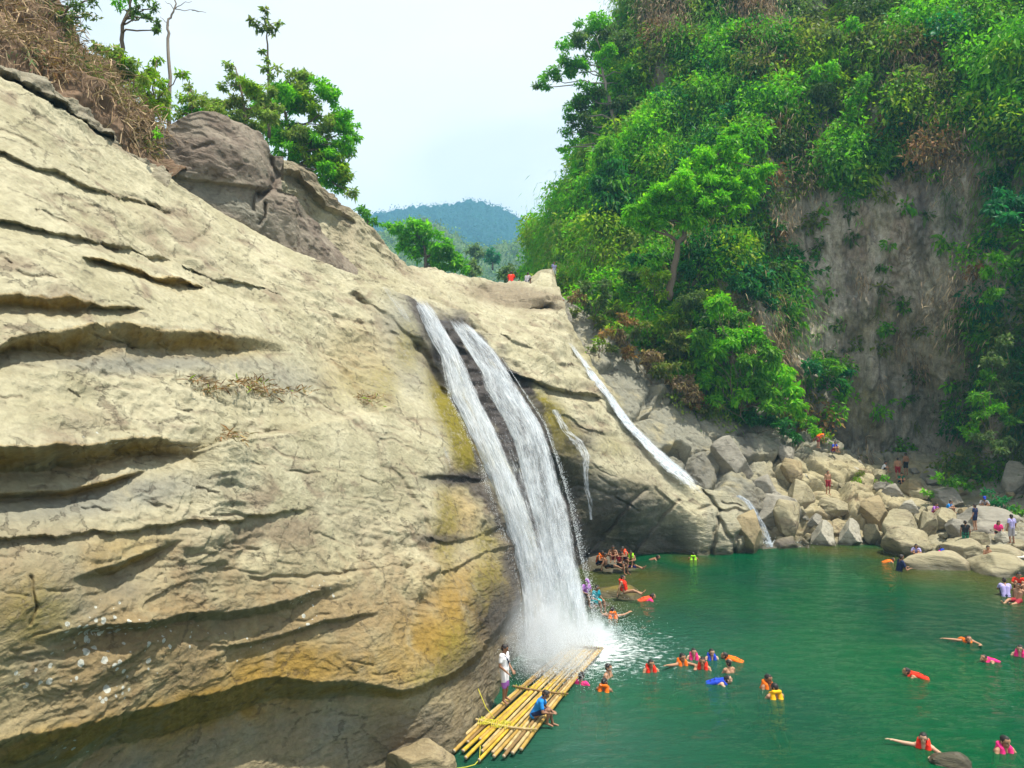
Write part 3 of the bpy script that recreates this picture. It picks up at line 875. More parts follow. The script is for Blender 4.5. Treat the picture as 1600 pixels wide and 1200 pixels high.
def cliff_attrs(px, py, P):
    nz = 0.5 + fbm(P * 0.25, 3, 131)
    return {'grey': np.maximum(sstep(540, 620, py) * 0.7, brush(px, py, [(1480, 340, 26, 60, -14, 1.0), (1500, 560, 20, 60, 0, .8)])),
            'dark': np.clip(nz, 0, 1) * 0.35 * sstep(600, 520, py), 'moss': np.clip(fbm(P * 0.18, 4, 133) * 2, 0, 1) * 0.5,
            'wet': brush(px, py, [(1440, 350, 16, 70, 0, .8), (1310, 680, 40, 20, 0, .7), (1500, 480, 12, 90, 0, .5), (1330, 480, 14, 90, 0, .4)])}


relief('cliff', np.arange(838, 1851, 2.4), CLIFF_TOP, CLIFF_BOT, 420, cliff_ctrl, M_CLIFF, (), (), cliff_disp, cliff_attrs, None, back=5, back_step=1.5, back_drop=-0.05, foot=2)
tag(bpy.data.objects['cliff'], kind='structure')
# ------------------------------------------------------------------ ground, pool, hills
def ground_sheet():
    V = np.array([[-900, -60, -4.0], [900, -60, -4.0], [900, 1300, -4.0], [-900, 1300, -4.0]])
    o = mesh_np('ground', V, np.array([[0, 1, 2, 3]]), plain('pool_bed', (0.02, 0.05, 0.035), 0.9, 0.2, 0.3, 0.5))
    tag(o, kind='structure')


ground_sheet()

FALL_FOOT = on_level(915, 1012)
LOW_FOOT = on_level(1222, 853)


def water_mat():
    m, t = new_mat('pool_water')
    oc = t.n('ShaderNodeTexCoord').outputs['Object']
    n0 = t.noise(oc, 0.12, 4, 0.5, 0.5)
    c = t.mix(t.ramp(n0, 0.35, 0.65), (0.0001, 0.058, 0.026), (0.0001, 0.084, 0.025))
    c = t.mix(t.math('MULTIPLY', t.attr('shallow'), 0.9), c, (0.075, 0.075, 0.014))
    c = t.mix(t.math('MULTIPLY', t.attr('milky'), 0.6), c, (0.05, 0.14, 0.11))
    wv = t.mapping(oc, (0.75, 1.6, 1))
    n1 = t.noise(wv, 2.2, 5, 0.6, 0.6)
    n2 = t.noise(wv, 6.5, 4, 0.6, 0.4)
    h = t.math('ADD', n1, t.math('MULTIPLY', n2, 0.4))
    foam_glint = t.ramp(t.math('ADD', t.math('MULTIPLY', t.attr('foam_glint'), 1.25), t.math('MULTIPLY', t.math('SUBTRACT', t.noise(wv, 3.5, 8, 0.72), 0.5), 1.1)), 0.48, 0.75)
    bp = t.n('ShaderNodeBump', {'Height': h, 'Strength': 0.9, 'Distance': 0.2})
    b = t.n('ShaderNodeBsdfPrincipled', {'Base Color': c, 'Roughness': 0.05, 'Specular IOR Level': 0.2, 'IOR': 1.33, 'Normal': bp.outputs[0]})
    # looking a little way into the water: limbs below the surface show faintly
    tr = t.n('ShaderNodeBsdfTransparent', {'Color': (0.45, 0.85, 0.6, 1)})
    fr = t.n('ShaderNodeFresnel', {'IOR': 1.33, 'Normal': bp.outputs[0]})
    see = t.math('MULTIPLY', t.math('SUBTRACT', 1.0, fr.outputs[0], True), 0.26)
    mx = t.n('ShaderNodeMixShader', {0: see, 1: b.outputs[0], 2: tr.outputs[0]})
    wb = t.n('ShaderNodeBsdfPrincipled', {'Base Color': (0.82, 0.86, 0.88, 1), 'Roughness': 0.6})
    m2 = t.n('ShaderNodeMixShader', {0: foam_glint, 1: mx.outputs[0], 2: wb.outputs[0]})
    o = t.n('ShaderNodeOutputMaterial')
    t.link(m2.outputs[0], o.inputs[0])
    return m


def build_pool():
    xs = np.arange(-10, 52, 0.13); ys = 8.0 * (62 / 8.0) ** np.linspace(0, 1, 430)
    X, Y = np.meshgrid(xs, ys)
    P = np.stack([X, Y, X * 0], -1)
    d1 = np.hypot(X - FALL_FOOT[0], Y - FALL_FOOT[1])
    d2 = np.hypot(X - LOW_FOOT[0], Y - LOW_FOOT[1])
    chop = 0.55 + 1.6 * np.exp(-d1 / 5.0)
    calm = 0.45 + 0.55 * sstep(-0.3, 0.35, fbm(P * 0.12, 3, 201))
    h = 0.036 * fbm(np.stack([X * 0.9, Y * 1.6, X * 0], -1), 4, 203) + 0.05 * perlin(np.stack([X * 0.35 + 0.15 * Y, Y * 0.75, X * 0], -1), 207)
    h = h + 0.03 * np.sin(d1 * 4.2 + 2 * fbm(P * 0.5, 2, 209)) * np.exp(-d1 / 6.0)
    rip = np.zeros(X.shape)
    for (sx, sy) in SWIM:
        q = on_level(sx, sy)
        r_ = np.hypot(X - q[0], Y - q[1])
        rip += 0.022 * np.sin(r_ * 9.0) * np.exp(-r_ / .9)
    P[..., 2] = h * chop * calm + rip
    sh = np.zeros(X.shape)
    for (x, y, r) in SHALLOWS:
        q = on_level(x, y)
        sh = np.maximum(sh, np.exp(-(np.hypot(X - q[0], (Y - q[1]) * 0.8) / r) ** 2))
    foam_glint = np.maximum(np.exp(-(d1 / 1.25) ** 2), np.exp(-(np.hypot((X - LOW_FOOT[0]) * 0.55, Y - LOW_FOOT[1]) / 0.75) ** 2))
    foam_glint = np.maximum(foam_glint, 0.44 * np.exp(-d1 / 5.0) + 0.15 * np.exp(-d1 / 14.0))  # white ripple glints put into the colour as flecks around the fall
    milky = np.exp(-(d1 / 5.5) ** 1.5)
    q = on_level(880, 1130)
    milky = np.maximum(milky, 0.75 * np.exp(-(np.hypot(X - q[0], (Y - q[1]) * 0.7) / 4.0) ** 2))
    m, n = X.shape
    idx = np.arange(m * n).reshape(m, n)
    F = np.stack([idx[:-1, :-1], idx[:-1, 1:], idx[1:, 1:], idx[1:, :-1]], -1).reshape(-1, 4)
    o = mesh_np('water', P.reshape(-1, 3), F, water_mat(), True, None,
                {'shallow': ('POINT', 'FLOAT', sh), 'foam_glint': ('POINT', 'FLOAT', foam_glint), 'milky': ('POINT', 'FLOAT', milky)})
    tag(o, kind='structure')


SWIM = [(908, 1070), (950, 1060), (944, 1080), (1017, 1050), (1066, 1040), (1098, 1046), (1112, 1031), (1136, 1031), (1139, 1052), (1133, 1068), (1205, 1082), (1421, 1056), (1512, 1004), (1540, 1034), (1594, 1026), (1570, 1176), (1443, 1170), (1017, 937), (957, 964), (1408, 892), (1578, 938), (838, 1150)]
SHALLOWS = [(960, 915, 3.0), (930, 900, 2.6), (1000, 900, 2.0), (1440, 895, 2.6), (1530, 900, 3.2), (1600, 915, 3.5), (1560, 880, 3.0), (1300, 858, 2.4), (1380, 866, 2.2), (1490, 880, 2.5), (1080, 874, 1.2), (940, 945, 2.0), (1640, 930, 3.5)]
build_pool()


# ---- forested hills far behind
def hill(name, xs, top, drop, ny, d_top, d_bot, lump, pal, nleaf, seed, leaf=1.6):
    xs = np.asarray(xs, float)
    t0 = pl(top, xs)
    v = np.linspace(0, 1, ny)
    px = np.repeat(xs[None], ny, 0)
    py = t0[None] + drop * v[:, None]
    d = d_top + (d_bot - d_top) * v[:, None] + 0 * px
    P = unproj(px, py, d)
    s = d_top / 500.0
    f1, gap, idv = cells(P / lump, seed)
    up = np.array([0, -0.45, 0.9])
    P = P + up * (lump * (0.55 * (0.9 - f1) + 0.5 * (idv - 0.5)))[..., None] + up * (lump * 0.35 * fbm(P / lump * 1.9, 3, seed + 1))[..., None]
    m, n = px.shape
    idx = np.arange(m * n).reshape(m, n)
    F = np.stack([idx[:-1, :-1], idx[1:, :-1], idx[1:, 1:], idx[:-1, 1:]], -1).reshape(-1, 4)
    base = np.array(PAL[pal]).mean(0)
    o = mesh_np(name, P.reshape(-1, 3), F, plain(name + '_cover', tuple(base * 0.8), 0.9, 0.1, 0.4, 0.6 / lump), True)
    tag(o, kind='structure')
    # leafy canopy
    q = P.reshape(-1, 3)[rng.integers(0, m * n, nleaf)]
    q = q + rng.normal(size=q.shape) * lump * 0.22
    D = unit(rng.normal(size=q.shape) + np.array([0, -0.3, 0.5]))
    cc = np.clip(base * np.exp(0.5 * fbm(q / lump / 1.3, 2, seed + 4))[:, None] * np.exp(rng.normal(0, .25, (nleaf, 1))), 0, 1)
    pack = leaves_at(q, D, leaf * np.exp(rng.normal(0, .3, nleaf)), leaf * 0.6 * np.ones(nleaf), cc)
    c = leaf_obj(name + '_forest', [pack])
    return c


c = hill('far_hill', np.arange(430, 1000, 2.5), [(430, 345), (520, 338), (560, 342), (595, 334), (620, 333), (650, 326), (690, 322), (715, 321), (735, 315), (752, 317), (780, 328), (800, 338), (830, 350), (860, 362), (1000, 375)], 150, 110, 1150, 760, 11.0, 'far', 60000, 301, 2.8)
tag(c, 'blue green forest covering the distant hill at the end of the valley', 'forest', kind='stuff')
c = hill('near_hill', np.arange(470, 1000, 3), [(470, 400), (560, 372), (600, 366), (640, 350), (680, 352), (720, 380), (760, 392), (800, 384), (840, 360), (900, 340), (1000, 330)], 130, 90, 480, 330, 7.0, 'pale', 40000, 311, 1.7)
tag(c, 'pale green woodland on the lower valley slope behind the falls', 'forest', kind='stuff')
# ------------------------------------------------------------------ trees
def px_m(d):
    return d / FPX


def limb(g, a, b, r0, r1, wig=0.06, n=6, sag=0.0):
    a = np.array(a, float); b = np.array(b, float)
    L = np.linalg.norm(b - a)
    off = rng.normal(size=(n, 3)) * wig * L
    off[0] = 0; off[-1] = 0
    pts = []
    for k in range(n):
        q = k / (n - 1)
        p = a + (b - a) * q + off[k] * math.sin(math.pi * q) * 0.5 + np.array([0, 0, sag * L * math.sin(math.pi * q)])
        pts.append(p)
    g.tube(pts, [r0 + (r1 - r0) * k / (n - 1) for k in range(n)], 7)
    return pts


def tree(name, label, cat, d, trunk, clumps, pal, group=None, r0=0.28, leaf=0.32, dens=1.0, bark=None, droop=0.25, pals=None, forks=None, squash=(1, 1, 0.8), sub=0.42):
    """trunk: photograph points, clumps: (px, py, radius px, depth offset m[, palette])"""
    base = unproj(trunk[0][0], trunk[0][1], d)
    root = empty(name, base)
    tag(root, label, cat, group)
    g = Geo()
    tp = [unproj(x, y, d) - base for (x, y) in trunk]
    n = len(tp)
    dense = []
    for i in range(n - 1):
        for k in range(4):
            dense.append(tp[i] + (tp[i + 1] - tp[i]) * k / 4 + rng.normal(size=3) * r0 * 0.25)
    dense.append(tp[-1])
    rad = [r0 * (1 - 0.78 * k / (len(dense) - 1)) for k in range(len(dense))]
    g.tube(dense, rad, 9)
    packs = []
    twig = Geo()
    for ci, c in enumerate(clumps):
        cx, cy, cr = c[:3]
        off = c[3] if len(c) > 3 and c[3] is not None else rng.normal() * 0.5
        pc = c[4] if len(c) > 4 else (pal if pals is None else pals[int(rng.integers(len(pals)))])
        ctr = unproj(cx, cy, d + off) - base
        R_ = cr * px_m(d)
        # a limb from the nearest lower trunk point
        dd = [np.linalg.norm(q - ctr) + (3.0 if q[2] > ctr[2] else 0) for q in dense]
        k = int(np.argmin(dd))
        limb(g, dense[k], ctr, max(0.025, rad[k] * 0.55), 0.02, 0.10, 6, 0.05)
        ns = max(3, int(9 * dens))
        for s in range(ns):
            dv = unit(rng.normal(size=3)) * rng.random() ** 0.45 * R_ * np.array(squash)
            cc = ctr + dv
            rr = R_ * sub * rng.uniform(0.55, 1.1)
            if s % 2 == 0:
                limb(g, ctr, cc, 0.02, 0.008, 0.12, 4)
            nl = int(np.clip(150 * dens * (rr / leaf) ** 2 * 0.36, 14, 420))
            packs.append(clump(cc, rr, nl, leaf, leaf * 0.42, pc, droop, 0.6, (1.15, 1.15, 0.62)))
    g.build('trunk', bark or M_BARK, root)
    if packs:
        leaf_obj('crown', packs, M_LEAF, root)
    return root


# big open-crowned tree leaning from the cliff
tree('tall_tree', 'tall open-crowned tree leaning out against the sky from the edge of the cliff', 'tree', 74,
     [(1004, 420), (990, 340), (972, 250), (958, 190), (948, 140), (940, 95)],
     [(933, 28, 22, 0), (915, 40, 22, 1), (905, 62, 24, -1), (955, 50, 26, 1), (885, 70, 18, 0), (975, 70, 24, 0), (925, 75, 24, 1), (950, 85, 20, -1), (880, 105, 22, 0), (862, 115, 18, 0), (848, 128, 13, 0), (900, 108, 20, 0), (838, 135, 8, 0),
      (915, 100, 16, 0), (985, 110, 20, 0), (965, 130, 22, 1), (905, 150, 24, 0), (930, 160, 26, 0), (895, 178, 22, 0), (950, 175, 26, 1), (915, 195, 24, 0), (885, 205, 12, 0), (980, 160, 22, 0), (880, 232, 10, 0), (895, 225, 12, 0), (945, 215, 26, 0)],
     'mid', r0=0.42, leaf=0.32, dens=0.85, pals=['mid', 'dusk', 'bright', 'mid'], bark=M_BARK_PALE, sub=.42)
# bright tree in front of the cliff
tree('spreading_tree', 'vivid light green tree spreading in front of the dark cliff', 'tree', 57.5,
     [(1045, 470), (1052, 430), (1062, 380), (1078, 330), (1100, 280), (1130, 225)],
     [(1143, 203, 12), (1138, 222, 18), (1125, 240, 22), (1148, 245, 16), (1105, 248, 24), (1085, 268, 26), (1060, 285, 26), (1040, 300, 22), (1110, 280, 26), (1020, 312, 20), (1000, 325, 17), (985, 340, 13), (1140, 278, 22), (1165, 278, 16),
      (1185, 270, 14), (1200, 264, 10), (1080, 310, 26), (1055, 330, 24), (1110, 315, 24), (1140, 308, 20), (1165, 305, 18), (1185, 295, 13), (1035, 340, 20), (1075, 345, 20), (1010, 350, 16), (1155, 325, 12)],
     'vivid', r0=0.3, leaf=0.30, dens=1.4, pals=['vivid', 'vivid', 'vivid', 'bright'], squash=(1.1, 1.1, 0.7))
# feathery bamboo hanging over the head of the valley
for (nm, lb, dd, tk, cl, ps) in [
    ('bamboo_clump', 'feathery bamboo thicket with drooping dark sprays left of the vivid tree', 66, [(965, 440), (958, 380), (952, 300), (950, 240)],
     [(950, 235, 24), (958, 265, 26), (945, 290, 28), (965, 300, 26), (950, 325, 30), (972, 335, 26), (955, 360, 30), (980, 370, 26), (962, 395, 30), (990, 400, 24), (975, 420, 26)], ['mid', 'deep', 'bright', 'mid']),
    ('bamboo_clump', 'yellowish bamboo thicket on the skyline above the valley head', 76, [(905, 425), (908, 370), (912, 310), (915, 260)],
     [(915, 255, 18), (905, 275, 20), (920, 290, 22), (900, 305, 20), (915, 320, 24), (892, 335, 20), (905, 350, 24), (925, 355, 22), (890, 372, 22), (910, 385, 24), (930, 395, 22), (880, 395, 18), (900, 412, 20)], ['yellow', 'bright', 'mid', 'olive']),
    ('bamboo_clump', 'rust tinged bamboo fringe hanging lowest over the far valley', 84, [(868, 436), (866, 405), (868, 370), (872, 345)],
     [(872, 340, 12), (865, 358, 14), (858, 375, 14), (868, 388, 15), (852, 395, 12), (845, 405, 10), (862, 408, 14), (876, 410, 14)], ['olive', 'rust', 'yellow', 'pale'])]:
    tree(nm, lb, 'bamboo', dd, tk, cl, 'mid', 'bamboo thickets over the valley head', r0=0.16, leaf=0.42, dens=1.1, droop=0.9, pals=ps, squash=(0.8, 0.8, 1.25))
# broad trees behind the dark boulder
tree('broadleaf_tree', 'broad bushy tree with a bright right hand crown behind the dark boulder', 'tree', 52,
     [(455, 262), (452, 225), (447, 185), (440, 150)],
     [(455, 128, 15), (475, 132, 20), (500, 142, 20), (518, 150, 12), (440, 150, 20), (465, 160, 20), (490, 165, 18), (415, 165, 20), (530, 185, 18), (545, 200, 13), (515, 195, 18), (550, 215, 9), (535, 225, 15), (545, 240, 10), (440, 205, 22), (470, 215, 24),
      (495, 225, 24), (515, 245, 20), (480, 245, 24), (455, 235, 22), (530, 262, 18), (505, 268, 18), (540, 280, 12), (425, 190, 18), (548, 300, 9), (520, 285, 14)],
     'mid', r0=0.24, leaf=0.25, dens=1.15, pals=['bright', 'sage', 'yellow', 'bright'], sub=.5, squash=(1.2, 1.2, 1.0))
tree('broadleaf_tree', 'thin leafed olive tree left of the broad tree behind the dark boulder', 'tree', 47,
     [(385, 215), (382, 180), (378, 145), (368, 105)],
     [(358, 105, 8, None, 'sage'), (362, 118, 10), (350, 135, 10, None, 'sage'), (375, 128, 14), (390, 140, 18), (405, 150, 18), (370, 155, 16), (350, 165, 14), (385, 170, 20), (410, 180, 18), (365, 185, 16), (400, 200, 16), (425, 140, 13, None, 'sage'), (335, 160, 8, None, 'sage'), (345, 190, 14), (430, 170, 14)],
     'olive', r0=0.14, leaf=0.2, dens=0.95, pals=['sage', 'sage', 'olive', 'yellow'], sub=.5)
tree('slender_tree', 'slender palm like tree with a small tuft of leaves standing alone above the boulder', 'tree', 50,
     [(421, 215), (420, 150), (419, 100), (417, 58), (416, 40)],
     [(416, 18, 6, 0, 'olive'), (416, 30, 5, 0, 'pale'), (400, 40, 5, 0, 'olive'), (420, 42, 7, 0, 'olive'), (436, 36, 7, 0, 'sage'), (410, 46, 6, 0, 'olive'), (393, 30, 3, 0, 'olive'), (424, 48, 7, 0, 'olive'), (418, 95, 4, 0, 'sage'), (414, 108, 5, 0, 'sage'), (432, 105, 6, 0, 'sage'), (425, 118, 7, 0, 'sage'), (408, 80, 3, 0, 'sage')],
     'olive', r0=0.12, leaf=0.3, dens=0.42)
tree('bare_tree', 'thin bare dead tree with a few forked twigs against the sky', 'tree', 32, [(265, 200), (265, 120), (263, 60), (264, 30), (273, 14), (273, -20)], [], 'dusk', r0=0.09, bark=M_BARK_PALE)
# twigs of the bare tree
bt = [o for o in bpy.data.objects if o.name == 'bare_tree'][0]
g = Geo()
b0 = np.array(bt.location)
for (a, b) in [((273, 14), (300, 2)), ((273, 14), (312, 18)), ((273, 14), (258, 2)), ((300, 16), (322, 20)), ((264, 40), (250, 26))]:
    limb(g, unproj(a[0], a[1], 32) - b0, unproj(b[0], b[1], 32) - b0, 0.02, 0.008, 0.08, 6, 0.03)
g.build('twigs', M_BARK_PALE, bt)
tree('broadleaf_tree', 'small airy tree with violet grey trunk at the top edge left of the bare tree', 'tree', 30,
     [(190, 130), (190, 85), (192, 40), (205, 5), (212, -30)],
     [(185, 5, 14, None, 'bright'), (200, -8, 16, None, 'bright'), (215, 15, 10), (228, 25, 8), (240, 12, 9), (246, 35, 6), (243, 45, 4), (205, 20, 8), (225, -5, 14), (175, -10, 14)],
     'dusk', r0=0.11, leaf=0.16, dens=0.6)
tree('broadleaf_tree', 'half bare brown stemmed tree at the top left corner of the earth bank', 'tree', 26.5,
     [(55, 60), (58, 30), (64, 0), (70, -40)],
     [(100, 20, 20), (120, 35, 16), (90, 45, 16), (125, 8, 18), (140, 25, 14), (60, 10, 18, None, 'olive'), (30, 5, 16, None, 'dry'), (150, 0, 14), (110, -10, 20), (40, -20, 20)],
     'pale', r0=0.2, leaf=0.14, dens=0.55, pals=['pale', 'dusk', 'olive', 'dry'])
# green scrub along the earth bank
for (nm, lb, dd, tk, cl, pal) in [
    ('shrub', 'yellow green shrub growing on the crest of the dry earth bank', 29, [(185, 160), (190, 120)], [(160, 75, 16), (175, 85, 18), (190, 95, 18), (170, 105, 16), (205, 105, 16), (190, 120, 18), (215, 125, 14), (205, 140, 14)], 'olive'),
    ('shrub', 'green leafy shrub at the foot of the bare tree', 31, [(240, 190), (242, 160)], [(225, 120, 14), (238, 110, 12), (240, 130, 16), (228, 145, 15), (250, 150, 15), (236, 165, 16), (255, 175, 14), (262, 160, 12), (285, 115, 9), (245, 95, 8)], 'yellow'),
    ('shrub', 'bright green bush peeping over the left shoulder of the dark boulder', 33, [(300, 200), (300, 170)], [(298, 138, 9), (290, 152, 12), (305, 155, 13), (318, 160, 13), (295, 170, 13), (330, 168, 12), (310, 178, 14), (280, 180, 12), (345, 172, 9), (325, 182, 12)], 'bright')]:
    tree(nm, lb, 'shrub', dd, tk, cl, pal, 'shrubs behind the slab', r0=0.06, leaf=0.16, dens=0.9, pals=[pal, 'sage', 'sage', 'yellow'])
tree('seedling', 'tiny bright green seedling between the earth bank and the dark boulder', 'plant', 25.2, [(246, 218), (246, 208)], [(246, 204, 5), (247, 211, 4)], 'bright', r0=0.02, leaf=0.10, dens=0.6)
# tree beyond the ridge, left of the hills
tree('round_tree', 'rounded bright green tree rising behind the slab below the distant hills', 'tree', 78,
     [(665, 425), (665, 400), (660, 375)],
     [(640, 352, 14), (660, 356, 15), (620, 358, 14), (605, 352, 9), (645, 372, 18), (675, 368, 16), (690, 380, 16), (665, 385, 18), (700, 395, 16), (715, 405, 13), (680, 400, 18), (650, 395, 16), (725, 418, 10), (630, 380, 14), (705, 415, 14), (685, 415, 14)],
     'bright', r0=0.3, leaf=0.36, dens=1.1, pals=['bright', 'mid', 'bright', 'bright'])
tree('round_tree', 'small dark tree behind the ridge beside the broad tree on the skyline', 'tree', 70, [(575, 350), (572, 335)], [(560, 328, 8), (572, 334, 10), (585, 345, 9), (575, 348, 10)], 'mid', r0=0.12, leaf=0.3, dens=0.9)
_r = random.Random(3)
valley = ['pale green round topped tree in the valley directly behind the red shirted sitter', 'pale green tree in the valley nearest the rounded bright tree', 'bluish green tree at the foot of the distant hill', 'dense low green tree on the valley floor left of the pale sloping rock', 'tall pale grey green tree in the middle of the valley']
for k, (x, y, r, dd, pal) in enumerate([(795, 425, 14, 95, 'pale'), (738, 418, 12, 100, 'pale'), (770, 400, 14, 170, 'teal'), (820, 424, 12, 110, 'mid'), (742, 392, 15, 150, 'pale')]):
    tree('valley_tree', valley[k], 'tree', dd, [(x, y + r + 8), (x, y)], [(x - r * 0.6, y + 2, r * .6), (x + r * .6, y + 3, r * .6), (x, y - r * .5, r * .6), (x, y + r * .5, r * .7)], pal, 'trees in the valley', r0=0.25, leaf=0.5, dens=0.9)


# ------------------------------------------------------------------ dry brush on the earth bank
def brush_wood():
    r = ROCKS['earth_bank']
    g_v, g_f = [], []
    V = []
    cols = []
    n = 5200
    ii = rng.integers(0, r['P'].shape[0], n); jj = rng.integers(0, r['P'].shape[1], n)
    px = r['xs'][jj]; py = r['py'][ii, jj]
    for k in range(n):
        p = r['P'][ii[k], jj[k]] + np.array([0, -0.1, 0])
        if px[k] < -120 or py[k] > strip_y(px[k]) - 14:
            continue
        L = rng.uniform(0.3, 1.3)
        hang = rng.random()
        d = unit(rng.normal(size=3) * np.array([1, 0.6, 0.7]) + np.array([0.5, -0.5, 0.5 - 1.2 * hang]))
        s = unit(np.cross(d, rng.normal(size=3))) * rng.uniform(0.010, 0.024)
        c = np.array(PAL['dry'][rng.integers(4)]) * rng.uniform(0.5, 1.5)
        q = p
        for j in range(4):
            d2 = unit(d + rng.normal(size=3) * 0.35 + np.array([0, 0, -0.25]))
            e = q + d2 * L / 4
            V.append(np.stack([q - s, q + s, e + s * .8, e - s * .8]))
            cols.append(c)
            q, d = e, d2
    o = leaf_obj('dry_brush', [(np.concatenate(V), np.array(cols))], M_DRY)
    tag(o, 'tangle of dry brown roots and dead grass hanging over the earth bank', 'dry brush', kind='stuff')
    packs = []
    for k in range(260):
        i = rng.integers(0, r['P'].shape[0]); j = rng.integers(0, r['P'].shape[1])
        if r['py'][i, j] > strip_y(r['xs'][j]) - 16:
            continue
        pal = ['dry', 'dry', 'rust', 'olive', 'pale'][rng.integers(5)] if r['xs'][j] < 120 else ['dry', 'dry', 'olive', 'olive', 'pale'][rng.integers(5)]
        packs.append(clump(r['P'][i, j] + np.array([0, -.15, .1]), rng.uniform(.25, .6), 60, .2, .035, pal, .2, .6))
    o = leaf_obj('dry_grass', packs, M_DRY)
    tag(o, 'withered grass and scrub covering the brown earth bank at top left', 'dry grass', kind='stuff')


brush_wood()


# ------------------------------------------------------------------ the growth on the cliff
def cliff_growth():
    r = ROCKS['cliff']
    H, W = r['P'].shape[:2]
    px = np.repeat(r['xs'][None], H, 0); py = r['py']
    P, N = r['P'], r['N']
    bare_poly = [(1232, 330), (1262, 285), (1330, 300), (1420, 270), (1450, 262), (1520, 280), (1530, 400), (1510, 520), (1530, 560), (1500, 620), (1490, 730), (1300, 735), (1275, 660), (1225, 560), (1245, 450)]
    bare = in_poly(px + 14 * noise1(py / 30, 3), py + 12 * noise1(px / 30, 4), bare_poly)
    k1 = fbm(P * np.array([.16, .16, .11]), 3, 401); k2 = fbm(P * np.array([.3, .3, .18]), 3, 405)
    dens = np.where(bare, 0.09 + 0.5 * sstep(0.02, 0.32, k2), 1.0)
    dens *= np.where((px > 1205) & (px < 1300) & (py > 180) & (py < 300), 0.75, 1)
    thick = sstep(330, 120, py) * 1.0 + sstep(1200, 1050, px)
    dens *= (0.42 + 0.6 * sstep(-0.25, 0.1, k1) + 0.3 * np.clip(thick, 0, 1))
    dens *= np.where((px > 1500) & (py > 640), 0.5, 1)
    dens *= np.where((py < -90), 0.25, 1)
    area = np.linalg.norm(np.cross(np.gradient(P, axis=1), np.gradient(P, axis=0)), axis=-1)
    w = (dens * area).ravel(); w /= w.sum()
    nC = 3400
    pick = rng.choice(H * W, nC, p=w)
    leafy, dry = [], []
    for q in pick:
        i, j = divmod(int(q), W)
        x, y = px[i, j], py[i, j]
        p, n = P[i, j], N[i, j]
        a = k1[i, j] * 1.3 + 0.16 * rng.normal()
        isb = bare[i, j]
        if isb:
            pal = ['olive', 'dusk', 'mid', 'bright', 'dry'][rng.integers(5)]
        elif 1260 < x < 1390 and y < 190:
            pal = ['yellow', 'yellow', 'pale', 'olive', 'bright'][rng.integers(5)]
        elif x < 1000 + 0.18 * y:
            pal = ['bright', 'yellow', 'yellow', 'mid', 'sage', 'bright', 'vivid'][rng.integers(7)]
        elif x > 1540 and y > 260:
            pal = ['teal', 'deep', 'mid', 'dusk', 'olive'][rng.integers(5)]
        elif a < -0.28:
            pal = ['dry', 'dusk', 'dry', 'olive', 'rust'][rng.integers(5)]
        elif a < 0.0:
            pal = ['olive', 'yellow', 'mid', 'bright', 'deep'][rng.integers(5)]
        elif a < 0.22:
            pal = ['deep', 'teal', 'mid', 'bright', 'mid', 'yellow'][rng.integers(6)]
        else:
            pal = ['mid', 'bright', 'deep', 'bright', 'yellow'][rng.integers(5)]
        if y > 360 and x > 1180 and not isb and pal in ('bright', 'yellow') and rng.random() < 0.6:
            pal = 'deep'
        R_ = (0.6 + 1.7 * rng.random() ** 1.8) * (0.45 if isb else 1.0)
        nl = int(150 * R_ ** 1.7)
        c = p + n * R_ * rng.uniform(-0.1, 0.9)
        kind = rng.random()
        if kind < 0.14 or pal == 'dry':          # hanging grass and vines
            m = int(nl * 1.0)
            d0 = rng.normal(size=(m, 3)) * R_ * np.array([.55, .45, .8])
            L = rng.uniform(.35, .95, m); 
            D = unit(rng.normal(size=(m, 3)) * 0.35 + n * 0.45 + np.array([0, 0, -0.75]))
            pk = leaves_at(c + d0, D, L, np.full(m, .05) * rng.uniform(.7, 1.5, m), pick_cols(pal, m, .15), 0.25)
        elif kind < 0.8:
            pk = clump(c, R_, nl, .34, .17, pal, 0.45, 0.55, (1.05, .9, .8), .15)
        else:
            pk = clump(c, R_ * .8, int(nl * .55), .5, .2, pal, 0.7, 0.6, (1, .8, .9), .15)
        (dry if pal in ('dry', 'rust') else leafy).append(pk)
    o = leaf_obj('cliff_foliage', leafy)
    tag(o, 'dense hanging vines, ferns and leaves covering the high cliff face', 'foliage', kind='stuff')
    o = leaf_obj('cliff_dry_growth', dry, M_DRY)
    tag(o, 'brown withered grass and dead vines hanging in patches on the cliff', 'dry growth', kind='stuff')


cliff_growth()


# ---- shrubs that stand out on the cliff and its foot
def shrub(label, d, cl, pal, pals=None, leaf=0.3, dens=1.0, droop=0.35, name='shrub', squash=(1, 1, .8)):
    cx = sum(c[0] for c in cl) / len(cl); by = max(c[1] + c[2] * .6 for c in cl)
    tree(name, label, 'shrub', d, [(cx, by), (cx, by - 10)], [(c[0], c[1], c[2], c[3] if len(c) > 3 else rng.normal() * .8) for c in cl], pal, 'shrubs on the cliff', r0=0.07, leaf=leaf, dens=dens, pals=pals, droop=droop, squash=squash)


